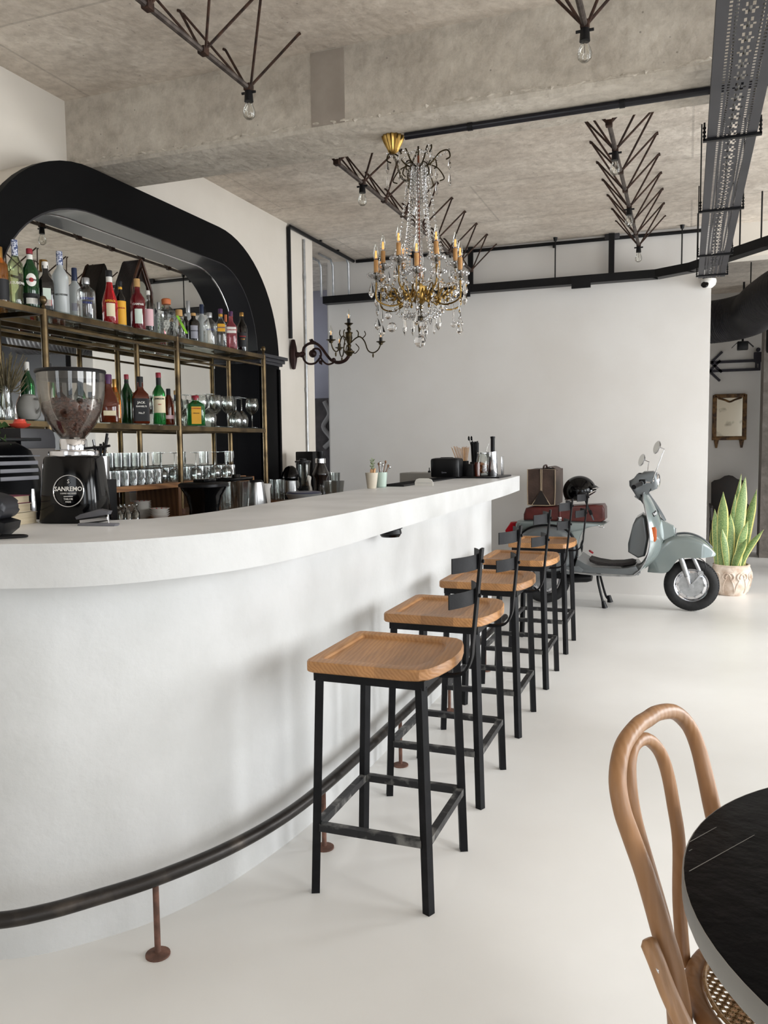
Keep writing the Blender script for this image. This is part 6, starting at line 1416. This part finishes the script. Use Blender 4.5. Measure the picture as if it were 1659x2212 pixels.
MB().grid(lambda u, v: (.01+.115*u, -.12+.30*v, .322+.016*math.sin(PI*u)-.02*u*u), 8, 4, thick=.005).build('flap', BAGL, bg)
MB().tube(spline([(0, -.10, .318), (0, -.07, .338), (0, .05, .342), (0, .09, .318)], 6), .008, 8).build('handle', BAGL, bg)
hl = thing('helmet', 'black open-face helmet with chrome edge trim resting on the scooter seat', 'helmet', (-.865, 7.17, .885), -.1)
hm = MB(); HR = .132
def hfn(u, v):
    th = PI*u; ph = -PI/2+0  # polar from front over top to back
    a = 2*PI*v; return 0
n1, n2 = 22, 36; Vh = []
for i in range(n1+1):
    row = []
    pol = (PI*.5+.62)*i/n1
    for j in range(n2):
        az = 2*PI*j/n2
        # cut lower in the back than at the face (face looks to +x)
        lim = 1-.30*max(0, math.cos(az))**1.2-.02
        p_ = pol*lim
        row.append(hm.bm.verts.new((HR*1.08*math.sin(p_)*math.cos(az), HR*.93*math.sin(p_)*math.sin(az), .118+HR*math.cos(p_))))
    Vh.append(row)
for i in range(n1):
    for j in range(n2):
        try: hm.bm.faces.new((Vh[i][j], Vh[i+1][j], Vh[i+1][(j+1) % n2], Vh[i][(j+1) % n2]))
        except ValueError: pass
edge = [v.co.copy() for v in Vh[-1]]
bmesh.ops.remove_doubles(hm.bm, verts=hm.bm.verts, dist=1e-5)
bmesh.ops.solidify(hm.bm, geom=list(hm.bm.faces), thickness=.012)
for v in hm.bm.verts: v.co = Vector((v.co.x*math.cos(.12)+v.co.z*math.sin(.12)*0, v.co.y, max(v.co.z, .004)))
hm.build('shell', M_gloss, hl, smooth=60)
MB().tube([Vector((e.x*1.005, e.y*1.005, max(e.z, .010))) for e in edge], .0065, 8, closed=True).build('chrome_edge_trim', M_chrome, hl)
MB().grid(lambda u, v: (HR*1.02+.035*u-.03*(2*v-1)**2*1.4, .085*(2*v-1), .170-.022*u-.01*(2*v-1)**2), 6, 12, thick=.004).build('peak', M_gloss, hl)
MB().tube([(HR*1.02+.035-.03*(2*v-1)**2*1.4, .085*(2*v-1), .150-.01*(2*v-1)**2) for v in [i/12 for i in range(13)]], .005, 8).build('peak_trim', M_chrome, hl)
MB().lathe([(0, 0), (.03, 0), (.028, .006), (0, .008)], (.03, -.118, .075), 20, M=Matrix.Rotation(PI/2, 3, 'X')).build('ear_pad', M_plastic, hl)
MB().tube(spline([(.07, -.10, .055), (.10, -.13, -.01), (.13, -.135, -.07), (.15, -.13, -.12)], 6), .010, 6, flat=.35).build('chin_strap', M_plastic, hl)
MB().box((.125, -.138, -.055), (.026, .014, .04), Matrix.Rotation(-.4, 3, 'Y'), .003).build('strap_buckle', M_plastic, hl)

# ================================================================ snake plant
pp = thing('potted_plant', 'tall snake plant in a round carved pale clay pot beside the white wall corner', 'potted plant', (.402, 8.145, 0))
pb = MB().lathe([(0, 0), (.118, 0), (.130, .012), (.160, .08), (.176, .16), (.172, .235), (.158, .268), (.162, .28), (.148, .285), (.140, .265), (.14, .24), (0, .24)], (0, 0, 0), 48)
CLAY = mat('pale pink clay', 'd8cabc', .85, col2='b8a290', scale=14, bump=.3, bscale=60)
pot = pb.build('pot', CLAY, pp)
rl_ = MB()
def pr_(z):
    L_ = [(.130, .012), (.160, .08), (.176, .16), (.172, .235), (.158, .268)]
    for (a, b), (c, d) in zip(L_, L_[1:]):
        if b <= z <= d: return a+(c-a)*(z-b)/(d-b)
    return .16
for k in range(9):
    a0 = 2*PI*k/9
    for s_ in (-1, 1):
        pts = []
        for i in range(26):
            t_ = i/25; th = t_*4.4; rr_ = .045*(1-t_*.72)
            da = s_*(.05+rr_*math.cos(th)/.17+.16); z = .165+rr_*1.25*math.sin(th)+.01
            pts.append(((pr_(z)+.002)*math.cos(a0+da), (pr_(z)+.002)*math.sin(a0+da), z))
        rl_.tube(pts, .0075, 7)
        pts = [((pr_(z)+.001)*math.cos(a0+s_*(.02+.26*((z-.03)/.15)**2)), (pr_(z)+.001)*math.sin(a0+s_*(.02+.26*((z-.03)/.15)**2)), z) for z in [.03+.15*i/8 for i in range(9)]]
        rl_.tube(pts, .006, 6)
rl_.build('scroll_relief', CLAY, pot)
MB().lathe([(0, .236), (.139, .238), (.139, .245), (0, .250)], (0, 0, 0), 24).build('soil', mat('soil and husk', '8c7358', .9, col2='5c4836', scale=60, bump=.5), pp)
LEAF = D.materials.new('variegated snake leaf'); LEAF.use_nodes = True; nt = LEAF.node_tree; b = nt.nodes['Principled BSDF']; b.inputs['Roughness'].default_value = .4
tc = nt.nodes.new('ShaderNodeTexCoord'); wv = nt.nodes.new('ShaderNodeTexWave'); wv.bands_direction = 'Z'; wv.inputs['Scale'].default_value = 14; wv.inputs['Distortion'].default_value = 14; wv.inputs['Detail'].default_value = 4; wv.inputs['Detail Scale'].default_value = 3
nt.links.new(tc.outputs['Object'], wv.inputs['Vector']); rp_ = nt.nodes.new('ShaderNodeValToRGB'); rp_.color_ramp.elements[0].color = (*lin('5c7a45'), 1); rp_.color_ramp.elements[1].color = (*lin('86995f'), 1)
nt.links.new(wv.outputs['Fac'], rp_.inputs['Fac']); nt.links.new(rp_.outputs[0], b.inputs['Base Color'])
LEDGE = mat('yellow leaf margin', 'e0dc92', .45, col2='cdc873', scale=20)
def leaf(bx_, by_, h, w_, lx, ly, tw, z0=.235):
    def cen(t): return Vector((bx_+lx*t**1.6, by_+ly*t**1.6, z0+h*t))
    def wd(t): return w_*(.55+.75*math.sin(PI*min(t*.9+.05, 1))**.8)*(1-max(0, (t-.72)/.28)**1.7) if t < 1 else 0.0006
    c0, s0 = math.cos(tw), math.sin(tw)
    def fn(u, v, k=.86):
        p = cen(u); s_ = (2*v-1); W_ = wd(u)*k; cup_ = .25*W_*s_*s_
        return (p.x+c0*W_*s_-s0*cup_, p.y+s0*W_*s_+c0*cup_, p.z)
    lo = MB().grid(lambda u, v: fn(u*.985, v), 16, 4, thick=.004).build('leaf', LEAF, pp, smooth=70)
    e = MB()
    for s_ in (0, 1):
        e.grid(lambda u, v, s_=s_: (lambda a, b_: tuple(Vector(a).lerp(Vector(b_), v)))(fn(u, s_, .80), fn(u, s_, 1.10)), 16, 1, thick=.0045)
    e.build('leaf_margin', LEDGE, lo, smooth=70)
for L_ in ((-.120, -.03, .56, .026, -.035, 0, .1), (-.085, -.05, .72, .036, .0, -.01, -.15), (-.02, -.05, .52, .031, .0, .0, .05), (.00, .03, .88, .020, .07, .03, .3), (.040, -.02, .86, .036, .060, -.01, .2),
           (.09, .0, .74, .030, .11, .0, -.3), (-.09, .04, .36, .036, -.09, .0, .2), (.02, -.08, .30, .028, .10, -.03, -.3), (.05, -.07, .46, .028, .075, -.02, .4), (.07, -.05, .38, .024, .19, -.02, -.2),
           (-.05, .03, .56, .022, -.02, .02, .8), (.03, .02, .64, .026, .03, .02, -.5), (-.04, -.07, .38, .022, -.05, 0, .3), (.0, -.02, .70, .022, .02, .0, .1), (.075, .03, .60, .024, .10, .02, .2), (-.07, .0, .50, .022, -.01, 0, .9)):
    leaf(*L_)

# ================================================================ far room
t = thing('wall_mirror', 'small antique mirror in a worn gilt wooden frame on the far room wall', 'mirror', (.502, 11.43, 1.44))
FRM = mat('worn gilt wood', '7a5a34', .5, metal=.3, col2='3f2c1c', scale=16, bump=.3, contrast=(.4, .6))
fo = [(-.205, 0), (.205, 0), (.205, .54)]+[(x_, z_) for x_, z_ in arc(.155, .54, .05, 0, 90, 5)]+[(x_, z_) for x_, z_ in arc(-.155, .54, .05, 90, 180, 5)]+[(-.205, .54)]
fr = MB(); fr.box((-.178, 0, .29), (.052, .05, .58), bevel=.008); fr.box((.178, 0, .29), (.052, .05, .58), bevel=.008); fr.box((0, 0, .025), (.41, .056, .05), bevel=.008); fr.box((0, 0, .565), (.37, .05, .05), bevel=.012)
fr.tube(spline([(-.14, -.02, .54), (-.06, -.02, .515), (0, -.02, .49), (.06, -.02, .515), (.14, -.02, .54)], 6), .012, 8); fr.build('frame', FRM, t)
MB().box((0, 0, .29), (.32, .01, .50)).build('mirror_glass', mat('foxed mirror', 'a39d90', .08, metal=1, col2='5d574c', scale=7, contrast=(.3, .45)), t)
for s_ in (-1, 1): MB().prism([(s_*.15-.03, 0), (s_*.15+.03, 0), (s_*.15+.012, -.10), (s_*.15-.012, -.10)], -.02, .02, 'xz', bevel=.006).build('bracket_foot', FRM, t)
t = thing('armchair', 'dark high-backed wooden armchair against the far room wall behind the snake plant', 'chair', (.50, 11.05, 0))
DW = mat('very dark wood', '23150f', .45, col2='140c09', scale=10)
MB().prism([(-.20, .42)]+[(-.205, .90), (-.17, .93), (-.10, .94), (-.05, .985), (0, .995), (.05, .985), (.10, .94), (.17, .93), (.205, .90), (.20, .42)], .16, .20, 'xz', bevel=.006).build('backrest', DW, t)
MB().box((0, -.05, .43), (.44, .44, .05), bevel=.01).build('seat', DW, t)
for sx in (-1, 1):
    for sy in (-.24, .17): MB().bar((sx*.195, sy, .41), (sx*.20, sy, 0), .04, .04, .004).build('leg', DW, t)
    MB().bar((sx*.21, .17, .62), (sx*.21, -.24, .62), .04, .03, .004).build('armrest', DW, t); MB().bar((sx*.21, -.22, .61), (sx*.20, -.24, .42), .03, .03).build('arm_support', DW, t)
# restroom arrows
def arrow(name_lbl, x_, z, L_, man):
    t = thing('arrow_sign', name_lbl, 'sign', (x_, 11.43, z))
    a = MB(); a.box((L_/2, 0, 0), (L_, .02, .034)); 
    for s_ in (-1, 1): a.bar((0, 0, 0), (.13, 0, s_*.13), .03, .02, up=(0, 1, 0))
    a.build('arrow', mat('dark violet black metal', '26222c', .5), t)
    if man:
        m_ = MB(); m_.lathe([(0, -.012), (.026, -.012), (.026, .012), (0, .012)], (L_-.01, 0, .135), 20, M=Matrix.Rotation(PI/2, 3, 'X'))
        m_.prism([(L_-.060, .10), (L_-.05, .105), (L_+.03, .105), (L_+.040, .10), (L_+.040, -.02), (L_+.022, -.02), (L_+.022, -.12), (L_-.004, -.12), (L_-.004, -.04), (L_-.016, -.04), (L_-.016, -.12), (L_-.042, -.12), (L_-.042, -.02), (L_-.060, -.02)], -.012, .012, 'xz'); m_.build('pictogram', mat('dark violet black metal', '26222c'), t)
arrow('upper black arrow sign with a man pictogram on the far room wall', .27, 2.44, .56, True)
arrow('lower black arrow sign without a pictogram on the far room wall', .25, 2.33, .60, False)
t = thing('air_duct', 'large dark corrugated air duct under the far room ceiling', 'duct', (0, 0, 0))
DUC = mat('dark ribbed duct foil', '2b292c', .45, metal=.3, col2='1f1e20', scale=6)
pts = spline([(1.75, 8.36, 2.88), (1.1, 8.42, 2.86), (.86, 8.62, 2.84), (.70, 9.1, 2.80), (.60, 9.6, 2.77), (.35, 9.95, 2.76), (-.1, 10.05, 2.76), (-1.6, 10.05, 2.76)], 22)
MB().tube(pts, [.232+.006*(i % 2) for i in range(len(pts))], 32).build('duct_hose', DUC, t, smooth=15)
for s_ in (8.62, 9.6):
    MB().tube([(.86 if s_ < 9 else .60, s_, 2.99), (.86 if s_ < 9 else .60, s_, 3.305)], .006, 6).build('hanger_rod', M_plastic, t)
t = thing('spotlight', 'small black spotlight with barn doors hanging under the air duct', 'light', (.60, 10.75, 2.60))
MB().cyl((0, 0, 0), (0, 0, .72), .012, n=8).build('hanger', M_plastic, t)
MB().box((0, 0, -.04), (.12, .10, .10), bevel=.008).build('lamp_head', M_plastic, t)
for s_ in (-1, 1): MB().bar((s_*.06, 0, 0), (s_*.12, 0, -.06), .10, .004).build('barn_door', M_plastic, t)
t = thing('loudspeaker', 'black cylindrical fitting at the right edge under the far room ceiling', 'speaker', (.95, 10.6, 2.45))
MB().lathe([(0, 0), (.10, 0), (.11, .03), (.11, .30), (0, .30)], (0, 0, 0), 24).build('housing', M_plastic, t); MB().cyl((0, 0, .3), (0, 0, .86), .01, n=8).build('hanger', M_plastic, t)
t = thing('relief_panel', 'dark relief picture panels leaning in the passage beyond the left wall', 'artwork', (-4.10, 8.95, 0))
RP = mat('dark grey relief', '4c4546', .6, col2='332e2f', scale=9, bump=.6, bscale=9)
MB().box((0, 0, 1.0), (.62, .04, 1.98), bevel=.004).build('panel', RP, t)
w1 = MB(); w1.tube(spline([(.04, -.03, 1.95), (.10, -.03, 1.80), (.02, -.03, 1.65), (.12, -.03, 1.5), (.03, -.03, 1.4)], 6), .03, 8)
w1.build('carved_figure', mat('pale relief', '8f8b8a', .6), t)
w2 = MB()
for k in range(26): w2.box((.16, -.026, .30+.04*k), (.05, .02, .012), Matrix.Rotation(.4, 3, 'Y'))
w2.build('carved_column', mat('mid relief', '6b6565', .6), t)
MB().box((-.17, -.03, 1.2), (.12, .03, .5), bevel=.004).build('inset_panel', M_plastic, t)

# ================================================================ bentwood chair and round table in the foreground
TBX, TBY, TR = .527, 1.285, .522
tb_ = thing('round_table', 'round table with a black stained wooden top and grey edge band at the lower right', 'table', (TBX, TBY, 0))
MB().lathe([(0, .7235), (TR-.004, .7235), (TR-.001, .7505), (TR-.004, .752), (0, .752)], (0, 0, 0), 96).build('tabletop', M_tabletop, tb_)
MB().lathe([(TR-.012, .716), (TR, .716), (TR+.0015, .720), (TR+.0015, .748), (TR, .7505), (TR-.003, .7507), (TR-.012, .72)], (0, 0, 0), 96).build('edge_band', mat('grey edge band', '8d8b87', .45, metal=.2), tb_)
MB().cyl((0, 0, .03), (0, 0, .72), .04, n=20).build('pedestal', M_blkmetal, tb_)
MB().lathe([(0, 0), (.26, 0), (.26, .012), (.05, .03), (0, .03)], (0, 0, 0), 40).build('base', M_blkmetal, tb_)
cr = MB()
for (a, b) in (((-.514, -.010), (-.412, .148)), ((-.513, .088), (-.470, .158)), ((-.514, .056), (-.509, .064))):
    cr.add([(a[0], a[1], .7524), (b[0], b[1], .7524), (b[0]+.0010, b[1]-.0006, .7524), (a[0]+.0014, a[1]-.0010, .7524)], [(0, 1, 2, 3)])
cr.build('board_crack', mat('dusty crack', '6f6c68', .8), tb_)
# chair: local x across, y forward (towards the table), origin on the floor under the back of the seat
bc_ = thing('bentwood_chair', 'bentwood chair with a looped back and cane seat at the round table', 'chair', (.068, 1.512, 0), math.radians(-20))
def bk(z): return -.32*(z-.46) if z > .46 else -.05*(.46-z)-.10*(.46-z)**2
oh = [(-.205, .0), (-.185, .20), (-.170, .40), (-.162, .52), (-.160, .60), (-.164, .68), (-.175, .745), (-.180, .79), (-.166, .835), (-.12, .872), (-.05, .888), (0, .889), (.05, .888), (.12, .872), (.166, .835), (.180, .79), (.175, .735), (.164, .67), (.160, .60), (.162, .52), (.170, .40), (.185, .20), (.205, .0)]
op = spline([(bk(z), s_, z) for s_, z in oh], 6)
MB().tube(op, [.0150+.0055*max(0, min(1, (.80-p.z)/.35)) for p in op], 16).build('back_hoop', M_bent, bc_, smooth=80)
ih = [(-.051, .465), (-.053, .54), (-.062, .60), (-.075, .671), (-.084, .73), (-.079, .785), (-.060, .828), (-.025, .847), (.025, .841), (.066, .808), (.082, .763), (.080, .700), (.070, .633), (.022, .545), (-.012, .445)]
ih = [(a, b) for a, b in ih]
MB().tube(spline([(-.06-.23*(z-.46), s_, z) for s_, z in ih], 6), .0125, 14).build('inner_hoop', M_bent, bc_, smooth=80)
MB().tube([(.175+.205*math.cos(2*PI*i/64), .205*math.sin(2*PI*i/64), .457) for i in range(64)], .019, 12, closed=True, flat=.8).build('seat_rim', M_bent, bc_, smooth=80)
MB().tube([(.175+.188*math.cos(2*PI*i/64), .188*math.sin(2*PI*i/64), .4735) for i in range(64)], .0035, 6, closed=True).build('cane_binding', M_cane, bc_)
cn = MB(); pt = .0125; N_ = 15
for i in range(-N_, N_+1):
    for j in range(-N_, N_+1):
        x_, y_ = i*pt, j*pt
        if x_*x_+y_*y_ > .186**2: continue
        x_ += .175; h_ = pt/2; r_ = pt*.30
        sq_ = [(x_+h_*math.copysign(min(1, abs(math.cos(a))*1.4143), math.cos(a)), y_+h_*math.copysign(min(1, abs(math.sin(a))*1.4143), math.sin(a)), .4705) for a in [PI/4*k for k in range(8)]]
        ho_ = [(x_+r_*math.cos(PI/4*k), y_+r_*math.sin(PI/4*k), .4712) for k in range(8)]
        cn.add(sq_+ho_, [(k, (k+1) % 8, 8+(k+1) % 8, 8+k) for k in range(8)])
for q_ in range(-21, 22):
    o_ = q_*pt*.7072*1.4142/1.0
    for sg in (-1, 1):
        # diagonal cane strands crossing between the holes
        c0 = (q_+.5)*pt; half = math.sqrt(max(0, .186**2-(c0/1.4142)**2))
        if half < .02: continue
        d_0 = Vector((1, sg, 0)).normalized(); n_0 = Vector((-sg, 1, 0)).normalized() if 0 else Vector((sg, -1, 0)).normalized()
        m_ = Vector((.175, 0, .4722))+n_0*(c0/1.4142)
        cn.bar(m_-d_0*half, m_+d_0*half, .0022, .0008)
cn.build('cane_seat', M_cane, bc_)
for s_ in (-1, 1):
    MB().tube(spline([(.33, s_*.13, .45), (.35, s_*.15, .25), (.37, s_*.17, .0)], 6), [.017]*7+[.012]*6, 12).build('front_leg', M_bent, bc_, smooth=80)
    br_ = MB().tube(spline([(-.052, s_*.196, .590), (-.034, s_*.200, .560), (-.008, s_*.203, .510), (.03, s_*.205, .455), (.08, s_*.200, .41)], 5), [.010]+[.0165]*20, 12, flat=.75).build('hip_brace', M_bent, bc_, smooth=80)
    MB().lathe([(0, 0), (.006, 0), (.006, .002), (0, .003)], (-.030, s_*.213, .553), 14, M=Matrix.Rotation(-s_*PI/2, 3, 'X')).build('screw', M_chrome, br_)
